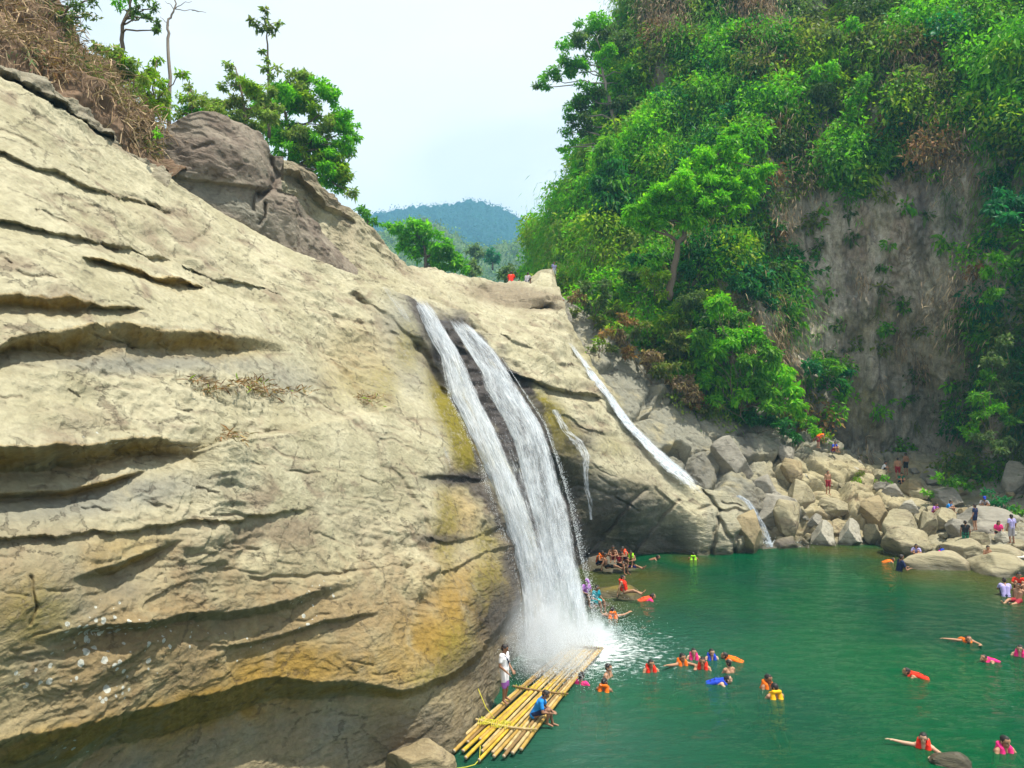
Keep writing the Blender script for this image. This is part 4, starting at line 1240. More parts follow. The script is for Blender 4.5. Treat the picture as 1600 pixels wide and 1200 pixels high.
shrub('large glossy green thicket spilling down the slope left of the bare cliff wall', 56.5,
      [(1120, 480, 22), (1140, 500, 26), (1100, 500, 22), (1165, 530, 28), (1130, 535, 28), (1190, 555, 28), (1150, 570, 28), (1215, 585, 26), (1180, 595, 28), (1235, 615, 22), (1205, 625, 24), (1245, 640, 16), (1110, 560, 24), (1130, 600, 22), (1160, 620, 20), (1095, 535, 22), (1100, 590, 18)],
      'bright', ['vivid', 'bright', 'bright', 'mid'], 0.34, 1.2, .55)
shrub('dry olive scrub on the upper left of the glossy thicket', 58, [(1060, 490, 22), (1080, 470, 20), (1040, 510, 20), (1065, 520, 22), (1110, 465, 20), (1085, 540, 20), (1050, 545, 18), (1020, 530, 16), (1075, 570, 18)], 'olive', ['olive', 'pale', 'yellow', 'mid'], .3, 1.2, .4)
shrub('rust brown withered scrub above the grey boulders', 56.5, [(1010, 560, 18), (1035, 575, 20), (1060, 590, 20), (1075, 612, 18), (985, 545, 16), (1045, 560, 16), (1090, 625, 16), (1110, 640, 14), (970, 530, 14)], 'rust', ['rust', 'dry', 'dry', 'olive'], .3, 1.0, .5)
shrub('small vivid green plant at the right lower tip of the glossy thicket', 58.5, [(1262, 660, 12), (1275, 672, 12), (1288, 684, 10), (1250, 648, 10)], 'bright', ['bright', 'yellow'], .24, .8)
shrub('leafy green bush halfway down the cliff behind the glossy thicket', 60, [(1285, 560, 18), (1305, 570, 18), (1265, 575, 18), (1290, 590, 18), (1320, 580, 14), (1270, 600, 14), (1315, 600, 12)], 'mid', ['mid', 'deep', 'teal'], .28, .9)
shrub('dark teal bush on the shaded cliff left of the bare wall', 61, [(1205, 420, 22), (1225, 450, 20), (1200, 470, 22), (1230, 500, 18), (1205, 510, 20), (1180, 450, 18)], 'deep', ['deep', 'teal', 'dusk'], .32, .9, .5)
shrub('lime green leaning bush at the dark head of the bushy slope', 58, [(1020, 415, 14), (1035, 430, 14), (1015, 440, 14), (1040, 455, 12), (1005, 425, 10)], 'bright', ['bright', 'yellow'], .26, .9)
shrub('blue green broad leaved bush high on the right edge of the cliff', 53, [(1565, 310, 20), (1585, 320, 20), (1575, 340, 18), (1550, 325, 14), (1598, 335, 16)], 'teal', ['teal'], .4, .9, .7)
shrub('vivid green creeper streak below the blue green bush', 53.5, [(1555, 400, 14), (1548, 425, 15), (1555, 450, 14), (1545, 465, 10), (1570, 410, 10)], 'bright', ['bright', 'mid'], .26, .9, .6)
shrub('small teal bush clinging to the right of the bare cliff wall', 57, [(1500, 485, 10), (1520, 490, 12), (1510, 500, 12), (1530, 485, 8)], 'teal', ['teal', 'mid'], .26, .8, .5)
shrub('pale flowering creeper hanging at the right edge above the seated visitors', 51.5, [(1570, 540, 20), (1550, 560, 18), (1580, 575, 20), (1545, 590, 18), (1565, 605, 20), (1530, 615, 14), (1555, 635, 18), (1575, 650, 16), (1530, 650, 16), (1515, 675, 14), (1540, 680, 16), (1560, 700, 14), (1510, 700, 12), (1570, 690, 14)],
      'pale', ['pale', 'mid', 'bright', 'pale'], .22, .9, .5)
shrub('low bright green plants along the foot of the cliff behind the boulders', 52.5, [(1480, 750, 10), (1495, 756, 11), (1510, 758, 10), (1465, 745, 8), (1500, 748, 8)], 'bright', ['bright', 'mid'], .2, .7)
shrub('dark leafy plants by the right edge behind the seated pair', 48.5, [(1555, 780, 11), (1570, 786, 12), (1585, 796, 11), (1598, 800, 10), (1545, 772, 9)], 'teal', ['teal', 'mid'], .22, .7)
shrub('yellow green tufts among the rubble beside the standing man in red', 55.5, [(1345, 742, 9), (1358, 748, 9), (1340, 750, 7)], 'yellow', ['yellow', 'olive'], .18, .7)
shrub('small round green plant right of the yellow tufts on the rubble', 55.5, [(1382, 746, 7), (1386, 752, 6)], 'bright', ['bright'], .18, .7)
shrub('green plants in front of the pale boulder at the foot of the cliff', 53.0, [(1455, 772, 7), (1468, 776, 7), (1446, 770, 5)], 'mid', ['mid', 'bright'], .18, .6)
shrub('yellow tipped bush beside the top of the narrow chute', 54, [(945, 520, 12), (958, 512, 11), (935, 530, 10), (950, 540, 10), (925, 545, 8), (905, 555, 7)], 'olive', ['yellow', 'olive', 'rust'], .24, .7)
shrub('bright sunlit bush high on the cliff face above the brown hollow', 64.5, [(1300, 50, 18), (1315, 70, 20), (1300, 95, 22), (1285, 115, 22), (1310, 120, 20), (1290, 140, 18), (1325, 40, 16), (1335, 85, 16)], 'yellow', ['yellow', 'pale', 'yellow', 'bright'], .36, .9, .5)
shrub('bright green bush below the brown hollow high on the cliff', 62.5, [(1345, 130, 12), (1355, 120, 10), (1335, 155, 14), (1340, 170, 14), (1330, 180, 10)], 'bright', ['bright', 'mid'], .32, .9, .5)
shrub('small bush behind the white shirted figure at the valley head', 70, [(866, 445, 6), (872, 450, 5), (862, 450, 5)], 'yellow', ['yellow', 'mid'], .24, .6)
shrub('dark green tangle beneath the vivid tree at the top of the scrub slope', 60.5, [(1000, 400, 18), (1030, 395, 16), (985, 430, 18), (1075, 420, 18), (1100, 400, 18), (1060, 450, 18), (1095, 440, 18), (1125, 430, 18), (1140, 400, 18), (1150, 440, 16), (975, 455, 14), (1120, 380, 16), (1150, 370, 14)],
      'deep', ['deep', 'mid', 'dusk', 'mid'], .32, .9, .4)
shrub('brown dead scrub hanging above the head of the chute', 57.5, [(905, 465, 14), (925, 480, 15), (945, 465, 14), (895, 490, 10), (935, 500, 13), (960, 485, 13), (915, 450, 11), (945, 445, 11)], 'dry', ['dry', 'dusk', 'dry', 'olive'], .28, .9, .5)
shrub('green scrub running down to the rocks below the glossy thicket', 57.0, [(1150, 640, 16), (1175, 650, 16), (1200, 655, 16), (1225, 665, 14), (1240, 680, 12), (1120, 625, 14)], 'mid', ['mid', 'bright', 'deep'], .3, 1.1, .5)
shrub('brown withered scrub at the bend of the gully left of the dry olive scrub', 55.5, [(975, 500, 14), (990, 520, 14), (1005, 505, 13), (965, 520, 11), (955, 545, 10)], 'dry', ['dry', 'olive', 'rust', 'pale'], .28, .9, .5)


def litter(label, spots, name='leaf_litter'):
    packs = []
    for (x, y) in spots:
        p, n_ = rock_at('rock_slab', x, y)
        for pal, m in (('rust', 26), ('dry', 40), ('yellow', 4)):
            c = p + n_ * .05 + rng.normal(size=(m, 3)) * np.array([.22, .2, .05])
            D = unit(rng.normal(size=(m, 3)) * np.array([1, 1, .6]) + np.array([0, -.2, .25]))
            packs.append(leaves_at(c, D, rng.uniform(.08, .34, m), rng.uniform(.012, .045, m), pick_cols(pal, m, .3), .1))
    tag(leaf_obj(name, packs, M_DRY), label, 'leaf litter', kind='stuff')


litter('dry orange leaves and grass caught on the shelf in the middle of the slab', [(300, 596), (322, 605), (345, 604), (368, 600), (388, 598), (402, 604), (420, 606), (445, 610), (465, 612), (395, 592), (410, 598)])
litter('small tuft of dead grass at the notch below the middle shelf', [(348, 688), (354, 684), (560, 622), (572, 628), (582, 618)])
# ------------------------------------------------------------------ falling water
def fall_mat(name, white=(0.93, 0.95, 0.97), lo=0.30, hi=0.62, u_scale=26.0, v_scale=1.1, edge=0.12, seed=0.0, dens=1.0):
    m, t = new_mat(name)
    u = t.attr('across'); v = t.attr('along'); fade = t.attr('fade')
    cv = t.n('ShaderNodeCombineXYZ', {0: t.math('MULTIPLY', u, u_scale), 1: t.math('MULTIPLY', v, v_scale), 2: seed})
    n1 = t.noise(cv.outputs[0], 1.0, 8, 0.62, 0.25)
    cv2 = t.n('ShaderNodeCombineXYZ', {0: t.math('MULTIPLY', u, u_scale * 3.4), 1: t.math('MULTIPLY', v, v_scale * 4.5), 2: seed + 4})
    n2 = t.noise(cv2.outputs[0], 1.0, 7, 0.7, 0.1)
    f = t.math('ADD', t.math('MULTIPLY', n1, 0.5), t.math('MULTIPLY', n2, 0.5))
    cv3 = t.n('ShaderNodeCombineXYZ', {0: t.math('MULTIPLY', u, 3.2), 1: t.math('MULTIPLY', v, v_scale * 0.9), 2: seed + 9})
    f = t.math('ADD', f, t.math('MULTIPLY', t.math('SUBTRACT', t.noise(cv3.outputs[0], 1.0, 5, 0.6, 0.5), 0.5), 0.5))
    ue = t.math('ADD', u, t.math('MULTIPLY', t.math('SUBTRACT', n1, 0.5), 0.30))
    e = t.math('MULTIPLY', t.math('MULTIPLY', t.ramp(ue, 0.0, edge), t.ramp(ue, 1.0, 1.0 - edge)), t.math('MULTIPLY', t.ramp(u, 0.0, 0.06), t.ramp(u, 1.0, 0.94)))
    k = t.math('MULTIPLY', e, fade)
    thr = t.math('MULTIPLY', t.math('SUBTRACT', 1.0, k), 0.42)
    a = t.math('MULTIPLY', t.ramp(t.math('SUBTRACT', f, thr), lo, hi), dens, True)
    a = t.math('MULTIPLY', a, t.ramp(k, 0.0, 0.12))
    col = t.mix(t.ramp(n2, 0.3, 0.7), tuple(q * k for q, k in zip(white, (0.62, 0.68, 0.74))), white)
    d = t.n('ShaderNodeBsdfDiffuse', {'Color': col, 'Roughness': 0.4})
    tl = t.n('ShaderNodeBsdfTranslucent', {'Color': col})
    mx = t.n('ShaderNodeMixShader', {0: 0.5, 1: d.outputs[0], 2: tl.outputs[0]})
    bp = t.n('ShaderNodeBump', {'Height': f, 'Strength': 0.6, 'Distance': 0.15})
    # a cloud of drops scatters light from all sides, not as a flat sheet: the normal leans to the open side and up
    nn = t.n('ShaderNodeVectorMath', {0: t.n('ShaderNodeVectorMath', {0: bp.outputs[0], 'Scale': 0.55}, operation='SCALE').outputs[0], 1: (0.14, -0.22, 0.34)}, operation='ADD')
    nn = t.n('ShaderNodeVectorMath', {0: nn.outputs[0]}, operation='NORMALIZE')
    t.link(nn.outputs[0], d.inputs['Normal'])
    tr = t.n('ShaderNodeBsdfTransparent')
    m2 = t.n('ShaderNodeMixShader', {0: a, 1: tr.outputs[0], 2: mx.outputs[0]})
    o = t.n('ShaderNodeOutputMaterial')
    t.link(m2.outputs[0], o.inputs[0])
    return m


def stream(name, left, right, depth, mat, parent=None, layers=3, nu=26, nv=150, rough=0.10, fade=None, gap=0.14, bulge=0.25, on=None, lift=0.05, base=None):
    """sheets of water between two edge lines (photograph points), depth by py; layers stand one behind another"""
    y0, y1 = left[0][1], left[-1][1]
    base = np.zeros(3) if base is None else np.asarray(base)
    objs = []
    AV, AF, au, av_, af = [], [], [], [], []
    off = 0
    for L in range(layers):
        v = np.linspace(0, 1, nv)
        yy = y0 + (y1 - y0) * v
        yr = right[0][1] + (right[-1][1] - right[0][1]) * v
        la = np.array([(q[1], q[0]) for q in left], float); ra = np.array([(q[1], q[0]) for q in right], float)
        xl = np.interp(yy, la[:, 0], la[:, 1]); xr = np.interp(yr, ra[:, 0], ra[:, 1])
        u = np.linspace(0, 1, nu)
        px = xl[:, None] + (xr - xl)[:, None] * u[None]
        py = yy[:, None] + (yr - yy)[:, None] * u[None]
        if on:
            d = np.zeros(px.shape); PP = np.zeros(px.shape + (3,))
            for i in range(nv):
                for j in range(nu):
                    p, n_ = rock_at(on, px[i, j], py[i, j])
                    d[i, j] = p[1]
            k = np.ones(15) / 15
            for j in range(nu):
                d[:, j] = np.convolve(np.pad(d[:, j], 7, mode='edge'), k, 'valid')
            d = d - lift
        else:
            dd = np.array(depth, float)
            d = np.interp(py, dd[:, 0], dd[:, 1]) - bulge * (1 - (2 * u[None] - 1) ** 2)
        d = d + L * gap
        P = unproj(px, py, d)
        q = np.stack([u[None] * 7 + 0 * px, v[:, None] * 9 + 0 * px, px * 0 + L * 3.3], -1)
        P = P + (rough * fbm(q * np.array([1.5, .35, 1]), 4, 501 + L))[..., None] * np.array([0.5, -1.0, 0.1])
        idx = np.arange(nv * nu).reshape(nv, nu) + off
        AF.append(np.stack([idx[:-1, :-1], idx[1:, :-1], idx[1:, 1:], idx[:-1, 1:]], -1).reshape(-1, 4))
        AV.append((P - base).reshape(-1, 3))
        arc = np.cumsum(np.r_[0, np.linalg.norm(np.diff(P[:, nu // 2], axis=0), axis=1)])
        au.append(np.repeat(u[None], nv, 0).ravel()); av_.append((arc[:, None] + L * 7.7 + 0 * px).ravel())
        ff = np.ones(nv) if fade is None else np.interp(v, [q[0] for q in fade], [q[1] for q in fade])
        af.append(np.repeat(ff[:, None], nu, 1).ravel())
        off += nv * nu
    return mesh_np(name, np.concatenate(AV), np.concatenate(AF), mat, True, parent,
                   {'across': ('POINT', 'FLOAT', np.concatenate(au)), 'along': ('POINT', 'FLOAT', np.concatenate(av_)), 'fade': ('POINT', 'FLOAT', np.concatenate(af))})


FALL_DEPTH = [(455, 34.6), (500, 33.4), (560, 31.9), (620, 30.6), (700, 29.5), (800, 28.7), (900, 28.2), (1030, 27.4)]
fb = unproj(890, 1015, 27.6)
falls = empty('waterfall', fb)
tag(falls, 'tall white twin waterfall pouring over the tan slab onto the bamboo raft', 'waterfall')
M_F1 = fall_mat('fall_left', lo=0.37, hi=0.72, u_scale=9, v_scale=0.45, seed=1.0, edge=.2)
M_F2 = fall_mat('fall_right', lo=0.38, hi=0.73, u_scale=10, v_scale=0.5, seed=7.0, edge=.2)
M_F3 = fall_mat('fall_veil', lo=0.44, hi=0.80, u_scale=20, v_scale=0.6, seed=3.0, edge=0.22)
LEFT_L = [(636, 460), (645, 475), (656, 495), (668, 520), (688, 555), (696, 590), (703, 620), (728, 670), (758, 740), (776, 800), (798, 860), (812, 920), (816, 980), (816, 1045)]
LEFT_R = [(668, 466), (684, 488), (700, 515), (720, 548), (734, 578), (748, 610), (778, 670), (806, 740), (836, 830), (858, 900), (872, 960), (880, 1040)]
RIGHT_L = [(697, 495), (712, 522), (730, 552), (748, 580), (755, 610), (772, 640), (798, 690), (822, 760), (846, 830), (862, 900), (868, 960), (872, 1030)]
LEFT_L = [(x - 5, y) for x, y in LEFT_L]
RIGHT_R_GROW = 6
LEFT_R = [(x + 2 + 8 * min(1, max(0, (y - 690) / 110)), y) for x, y in LEFT_R]
RIGHT_L = [(x - 3 - 13 * min(1, max(0, (y - 690) / 110)), y) for x, y in RIGHT_L]
RIGHT_R = [(716, 495), (742, 515), (775, 548), (802, 590), (822, 622), (848, 662), (868, 720), (888, 790), (902, 860), (917, 930), (928, 985), (940, 1015)]
RIGHT_R = [(x + RIGHT_R_GROW, y) for x, y in RIGHT_R]
stream('left_stream', LEFT_L, LEFT_R, FALL_DEPTH, M_F1, falls, 4, base=fb, fade=[(0, .55), (.03, 1), (.85, 1), (1, .75)])
stream('right_stream', RIGHT_L, RIGHT_R, FALL_DEPTH, M_F2, falls, 4, base=fb, fade=[(0, .55), (.03, 1), (.85, 1), (1, .75)])
mid_l = [(x - 4, y) for x, y in LEFT_L if y >= 590]; mid_r = [(x + 8, y) for x, y in RIGHT_R if y >= 590]
stream('veil', mid_l, mid_r, [(a, b - 0.25) for a, b in FALL_DEPTH], M_F3, falls, 3, base=fb, fade=[(0, .2), (.2, .75), (.6, 1), (1, 1)])
stream('side_spray', [(690, 600), (712, 660), (738, 740), (758, 800), (775, 860), (785, 930), (790, 1040)], [(720, 600), (750, 660), (790, 740), (815, 800), (838, 860), (850, 930), (860, 1040)], [(a, b + 0.15) for a, b in FALL_DEPTH],
       fall_mat('fall_spray', lo=0.47, hi=0.74, u_scale=30, v_scale=1.2, seed=11.0, edge=0.5), falls, 2, base=fb, fade=[(0, .3), (.3, .8), (1, .85)])
stream('side_spray', [(830, 640), (850, 720), (868, 800), (882, 860), (894, 930), (900, 1010)], [(862, 640), (886, 720), (903, 800), (916, 860), (930, 930), (948, 1010)], FALL_DEPTH,
       fall_mat('fall_spray_right', lo=0.46, hi=0.74, u_scale=22, v_scale=1.2, seed=14.0, edge=0.5), falls, 2, base=fb, fade=[(0, .3), (.3, .8), (1, .85)])

M_DROP = plain('droplets', (0.85, 0.9, 0.94), 0.35, 0.5, 0.03)
OCT = np.array([[1, 0, 0], [-1, 0, 0], [0, 1, 0], [0, -1, 0], [0, 0, 1], [0, 0, -1]], float)
OF = np.array([[0, 2, 4], [2, 1, 4], [1, 3, 4], [3, 0, 4], [2, 0, 5], [1, 2, 5], [3, 1, 5], [0, 3, 5]])


def droplets(name, P, r, parent=None, stretch=2.2):
    n = len(P)
    V = P[:, None] + OCT[None] * r[:, None, None] * np.array([1, 1, stretch])
    F = (OF[None] + (np.arange(n) * 6)[:, None, None]).reshape(-1, 3)
    return mesh_np(name, V.reshape(-1, 3), F, M_DROP, True, parent)


def fall_drops():
    n = 12000
    y = 560 + (1010 - 560) * rng.random(n) ** 0.7
    la = np.array([(q[1], q[0]) for q in LEFT_L], float); ra = np.array([(q[1], q[0]) for q in RIGHT_R], float)
    xl = np.interp(y, la[:, 0], la[:, 1]); xr = np.interp(y, ra[:, 0], ra[:, 1])
    dd = np.array(FALL_DEPTH)
    q = rng.random(n)
    side = rng.random(n)
    spread = 0.7 * (y - 540) / 470
    x = np.where(side < .45, xl - np.abs(rng.normal(size=n)) * 20 * spread + 6, np.where(side < .75, xr + np.abs(rng.normal(size=n)) * 12 * spread - 4, xl + (xr - xl) * q))
    P = unproj(x, y, np.interp(y, dd[:, 0], dd[:, 1]) + rng.normal(size=n) * .45 - .15)
    a = droplets('drops', P - fb, rng.uniform(.003, .008, n), falls)
    tag(a, kind='stuff')
    # splash cloud over the raft and the foot
    n = 26000
    c1 = on_level(862, 1030, 0.3); c2 = on_level(925, 1006, .1); c3 = on_level(868, 1052, .3)
    cc = np.stack([c1, c2, c3])[rng.integers(0, 3, n)]
    sp = np.abs(rng.normal(size=n))
    P = cc + rng.normal(size=(n, 3)) * np.array([.75, .6, 0]) + np.stack([0 * sp, 0 * sp, sp * .55], -1)
    P = P[P[:, 2] > 0.16]
    b = droplets('splash', P - fb, rng.uniform(.004, .010, len(P)), falls, 1.2)
    tag(b, kind='stuff')


fall_drops()


def mist(name, label, loc, scale, dens):
    """a small cloud of fine spray: a closed blob filled with thin scattering air"""
    import bmesh
    bm = bmesh.new()
    bmesh.ops.create_icosphere(bm, subdivisions=4, radius=1.0)
    me = bpy.data.meshes.new(name)
    bm.to_mesh(me); bm.free()
    o = bpy.data.objects.new(name, me)
    o.location = loc; o.scale = scale
    COL.objects.link(o)
    m, t = new_mat(name)
    oc = t.n('ShaderNodeTexCoord').outputs['Object']
    ln = t.n('ShaderNodeVectorMath', {0: oc}, operation='LENGTH').outputs['Value']
    fall = t.ramp(ln, 1.0, 0.15)
    nz = t.ramp(t.noise(oc, 2.6, 4, 0.6), 0.3, 0.7)
    d = t.math('MULTIPLY', t.math('MULTIPLY', fall, nz), dens)
    v = t.n('ShaderNodeVolumePrincipled', {'Color': (0.95, 0.97, 1, 1), 'Density': d, 'Anisotropy': 0.2})
    out = t.n('ShaderNodeOutputMaterial')
    t.link(v.outputs[0], out.inputs['Volume'])
    me.materials.append(m)
    tag(o, label, 'mist', kind='stuff')
    return o


c = on_level(860, 1035, 0.3)
mist('spray_mist', 'pale cloud of spray hanging over the middle of the bamboo raft', (c[0] - .1, c[1] - .2, 1.1), (1.8, 1.5, 2.3), 1.9)

c = on_level(930, 1008, 0.2)
mist('foot_spray', 'bright burst of spray where the waterfall meets the pool beyond the raft', (c[0] - .2, c[1], .5), (1.2, 1.0, 1.0), 3.5)

# narrow chute at the right and the little fall into the pool
ch_l = [(878, 524), (893, 552), (915, 586), (940, 622), (968, 664), (1000, 702), (1036, 740), (1066, 770)]
ch_r = [(888, 524), (909, 552), (937, 586), (967, 622), (1000, 664), (1038, 700), (1086, 738), (1120, 770)]
p0, _n = rock_at('rock_shelf', 1000, 690)
chute = empty('water_chute', p0)
tag(chute, 'long narrow white water chute sliding down the right edge of the tan slab', 'waterfall')
stream('stream', ch_l, ch_r, None, fall_mat('chute_water', lo=0.30, hi=0.56, u_scale=3.5, v_scale=0.6, seed=21, edge=0.4), chute, 3, nu=9, nv=120, rough=.16, gap=-0.14, on='rock_shelf', lift=.62, base=p0, fade=[(0, .3), (.1, .8), (.4, 1), (.85, 1), (1, .5)])
lf = on_level(1205, 850)
low = empty('small_waterfall', lf)
tag(low, 'small grey waterfall dropping into the pool beside the cracked end of the slab', 'waterfall')
stream('stream', [(1146, 776), (1158, 784), (1168, 798), (1178, 818), (1186, 836), (1192, 855)], [(1160, 772), (1174, 780), (1188, 796), (1200, 815), (1208, 835), (1214, 855)], [(770, 48.6), (800, 47.9), (855, 47.3)],
       fall_mat('low_fall_water', lo=0.42, hi=0.72, u_scale=4, v_scale=0.8, seed=31, edge=.35, white=(.72, .78, .86)), low, 3, nu=10, nv=50, rough=.07, base=lf, gap=.1)
n = 700
P = on_level(1212, 853) + np.abs(rng.normal(size=(n, 3))) * np.array([0, 0, .16]) + rng.normal(size=(n, 3)) * np.array([.8, .25, 0])
tag(droplets('splash', P - lf, rng.uniform(.01, .03, n), low, 1.0), kind='stuff')
p0, _n = rock_at('rock_shelf', 905, 720)
seep = empty('trickle', p0)
tag(seep, 'thin white trickle crossing mossy rock just right of the main fall', 'trickle')
stream('film', [(858, 640), (872, 672), (888, 690), (902, 716), (908, 740), (911, 765), (916, 780), (920, 812)], [(874, 640), (894, 672), (918, 690), (928, 712), (922, 740), (923, 765), (928, 780), (928, 812)], None,
       fall_mat('trickle_water', lo=0.36, hi=0.66, u_scale=5, v_scale=0.8, seed=41, edge=.3, dens=.9), seep, 1, nu=9, nv=60, rough=.02, on='rock_shelf', lift=.35, base=p0)
p0, _n = rock_at('rock_slab', 690, 690)
seep2 = empty('trickle', p0)
tag(seep2, 'faint milky film of water on the rounded rock left of the main fall', 'trickle')
stream('film', [(650, 640), (664, 662), (676, 690), (682, 715), (690, 742)], [(666, 636), (686, 660), (706, 690), (716, 715), (722, 740)], None,
       fall_mat('film_water', lo=0.36, hi=0.8, u_scale=5, v_scale=0.7, seed=51, edge=.45, dens=.6), seep2, 1, nu=10, nv=50, rough=.01, on='rock_slab', lift=.16, base=p0, fade=[(0, .4), (.3, 1), (1, .7)])
p0, _n = rock_at('rock_slab', 610, 470)
seep3 = empty('trickle', p0)
tag(seep3, 'thin sheet of white water creeping over the rounded lip left of the waterfall head', 'trickle')
stream('film', [(592, 446), (604, 466), (616, 486), (628, 500)], [(612, 452), (630, 472), (642, 490), (650, 506)], None,
       fall_mat('lip_water', lo=0.36, hi=0.8, u_scale=5, v_scale=0.7, seed=61, edge=.4, dens=.55), seep3, 1, nu=10, nv=40, rough=.01, on='rock_slab', lift=.18, base=p0)

# ------------------------------------------------------------------ bamboo raft
M_BAM = []
for nm, c in (('bamboo_gold', (0.40, 0.25, 0.055)), ('bamboo_straw', (0.44, 0.33, 0.15)), ('bamboo_brown', (0.22, 0.135, 0.05)), ('bamboo_yellow', (0.50, 0.33, 0.03))):
    M_BAM.append(plain(nm, c, 0.5, 0.4, 0.5, 3.2, 0.3))
M_CUT = plain('cut_bamboo', (0.55, 0.44, 0.30), 0.8, 0.2, 0.2, 12)
M_ROPE = plain('yellow_rope', (0.50, 0.46, 0.05), 0.8, 0.2, 0.2, 30)


def bamboo(name, a, b, r, mat, parent, node=0.42):
    g = Geo()
    a = Vector(a); b = Vector(b)
    L = (b - a).length
    n = int(L / node)
    pts, rad = [], []
    sag = random.uniform(-.03, .03); sway = random.uniform(-.09, .09)
    side = (b - a).cross(Vector((0, 0, 1))).normalized()
    for k in range(n + 1):
        for e, f in ((-.03, 1.0), (0.0, 1.16), (.03, 1.0)):
            q = min(1, max(0, (k + e) / n))
            if (k == 0 and e < 0) or (k == n and e > 0):
                continue
            bow = math.sin(math.pi * q)
            pts.append(a + (b - a) * q + Vector((0, 0, sag * bow)) + side * sway * bow); rad.append(r * f * (1.08 - .2 * q))
    g.tube(pts, rad, 10)
    return g.build(name, mat, parent)


def raft():
    near = Vector(on_level(752, 1176, .14)); far = Vector(on_level(914, 1012, .14))
    ax = (far - near).normalized(); sd = Vector((ax.y, -ax.x, 0))
    L = (far - near).length
    root = empty('bamboo_raft', near)
    tag(root, 'long yellow bamboo raft lying under the foot of the tall waterfall', 'raft')
    nP = 15
    cuts = [0.25, -0.15, 0.35, 0.0, 0.7, -0.35, 0.3, 0.1, -0.3, 0.2, -0.1, 0.45, 0.1, 0.3, 0.55]
    for k in range(nP):
        q = k / (nP - 1) - 0.5
        wn, wf = 1.62, 1.22
        a = ax * (cuts[k] + random.uniform(-.06, .06)) + sd * (q * wn + random.uniform(-.025, .025)) + Vector((0, 0, random.uniform(-.02, .03)))
        b = ax * (L + random.uniform(-.12, .12)) + sd * (q * wf) + Vector((0, 0, random.uniform(-.01, .02)))
        m = M_BAM[[1, 0, 2, 3, 0, 3, 1, 0, 3, 1, 0, 1, 2, 1, 0][k]]
        o = bamboo('pole', a, b, random.uniform(.036, .050), m, root)
        e = Geo(); d = (a - b).normalized()
        e.tube([a + d * .002, a + d * .012], .045, 10)
        e.build('cut_end', M_CUT, o)
    for f, m, w_ in ((1.6, M_BAM[1], 1.75), (4.3, M_BAM[2], 1.75), (L - .12, M_BAM[2], 1.3)):
        c = ax * f + Vector((0, 0, .09))
        bamboo('cross_bar', c - sd * w_ / 2, c + sd * w_ / 2, .034, m, root, .35)
    g = Geo()
    for f in (1.6, 4.3, L - .12):
        for k in range(nP):
            q = (k / (nP - 1) - .5) * (1.55 if f < L - 1 else 1.22)
            c = ax * f + sd * q + Vector((0, 0, .02))
            ring = [c + ax * .045 * math.cos(s * math.pi / 4) + Vector((0, 0, .05 + .075 * math.sin(s * math.pi / 4))) + sd * .02 * (s % 2) for s in range(9)]
            g.tube(ring, .007, 5)
    tag(g.build('lashing_cord', M_ROPE, root), kind='stuff')
    g = Geo()
    for s in range(4):
        pts = [ax * (1.55 + .25 * math.sin(k * 1.3 + s)) + sd * (-.78 + k * .08) + Vector((0, 0, .10 + .02 * math.sin(k * 2 + s))) for k in range(12)]
        g.tube(pts, .011, 5)
    g.build('rope_coil', M_ROPE, root)
    # mooring line trailing into the water
    g = Geo()
    p = [on_level(*q) + np.array([0, 0, .02]) for q in ((750, 1180), (749, 1188), (742, 1196), (728, 1200), (712, 1202), (690, 1208))]
    p[0] = p[0] + np.array([0, .2, .12])
    g.tube([Vector(x) - near for x in p], .012, 6)
    g.build('mooring_line', M_ROPE, root)
    g = Geo()
    a = Vector(on_level(772, 1122, .25)) - near; b = Vector(rock_at('rock_slab', 752, 1076)[0]) - near
    g.tube([a, a.lerp(b, .5) + Vector((0, 0, -.12)), b], .012, 6)
    g.build('rope', M_ROPE, root)
    return root, near, ax, sd


RAFT, R_NEAR, R_AX, R_SD = raft()


# ------------------------------------------------------------------ boulders
BOULD = []


def boulder_mesh(seed, cuts=7, sub=5, rough=1.0, sharp=.97, hlo=.48, hhi=.8):
    import bmesh
    bm = bmesh.new()
    bmesh.ops.create_icosphere(bm, subdivisions=sub, radius=1.0)
    V = np.array([v.co[:] for v in bm.verts])
    r_ = np.random.default_rng(seed)
    for k in range(cuts):
        n = unit(r_.normal(size=3)); h = r_.uniform(hlo, hhi)
        s = V @ n - h
        V = V - np.where(s > 0, s * sharp, 0)[:, None] * n
    V = V * (1 + .10 * fbm(V * 1.2 + seed, 3, seed) * rough)[:, None] + unit(V) * ((.035 * plates(V * 1.7 + seed, 4, .8, seed, 4) + .018 * fbm(V * 6, 4, seed + 2)) * rough)[:, None]
    for v, c in zip(bm.verts, V):
        v.co = c
    me = bpy.data.meshes.new('boulder')
    bm.to_mesh(me); bm.free()
    me.polygons.foreach_set('use_smooth', [True] * len(me.polygons))
    me.materials.append(None)
    return me


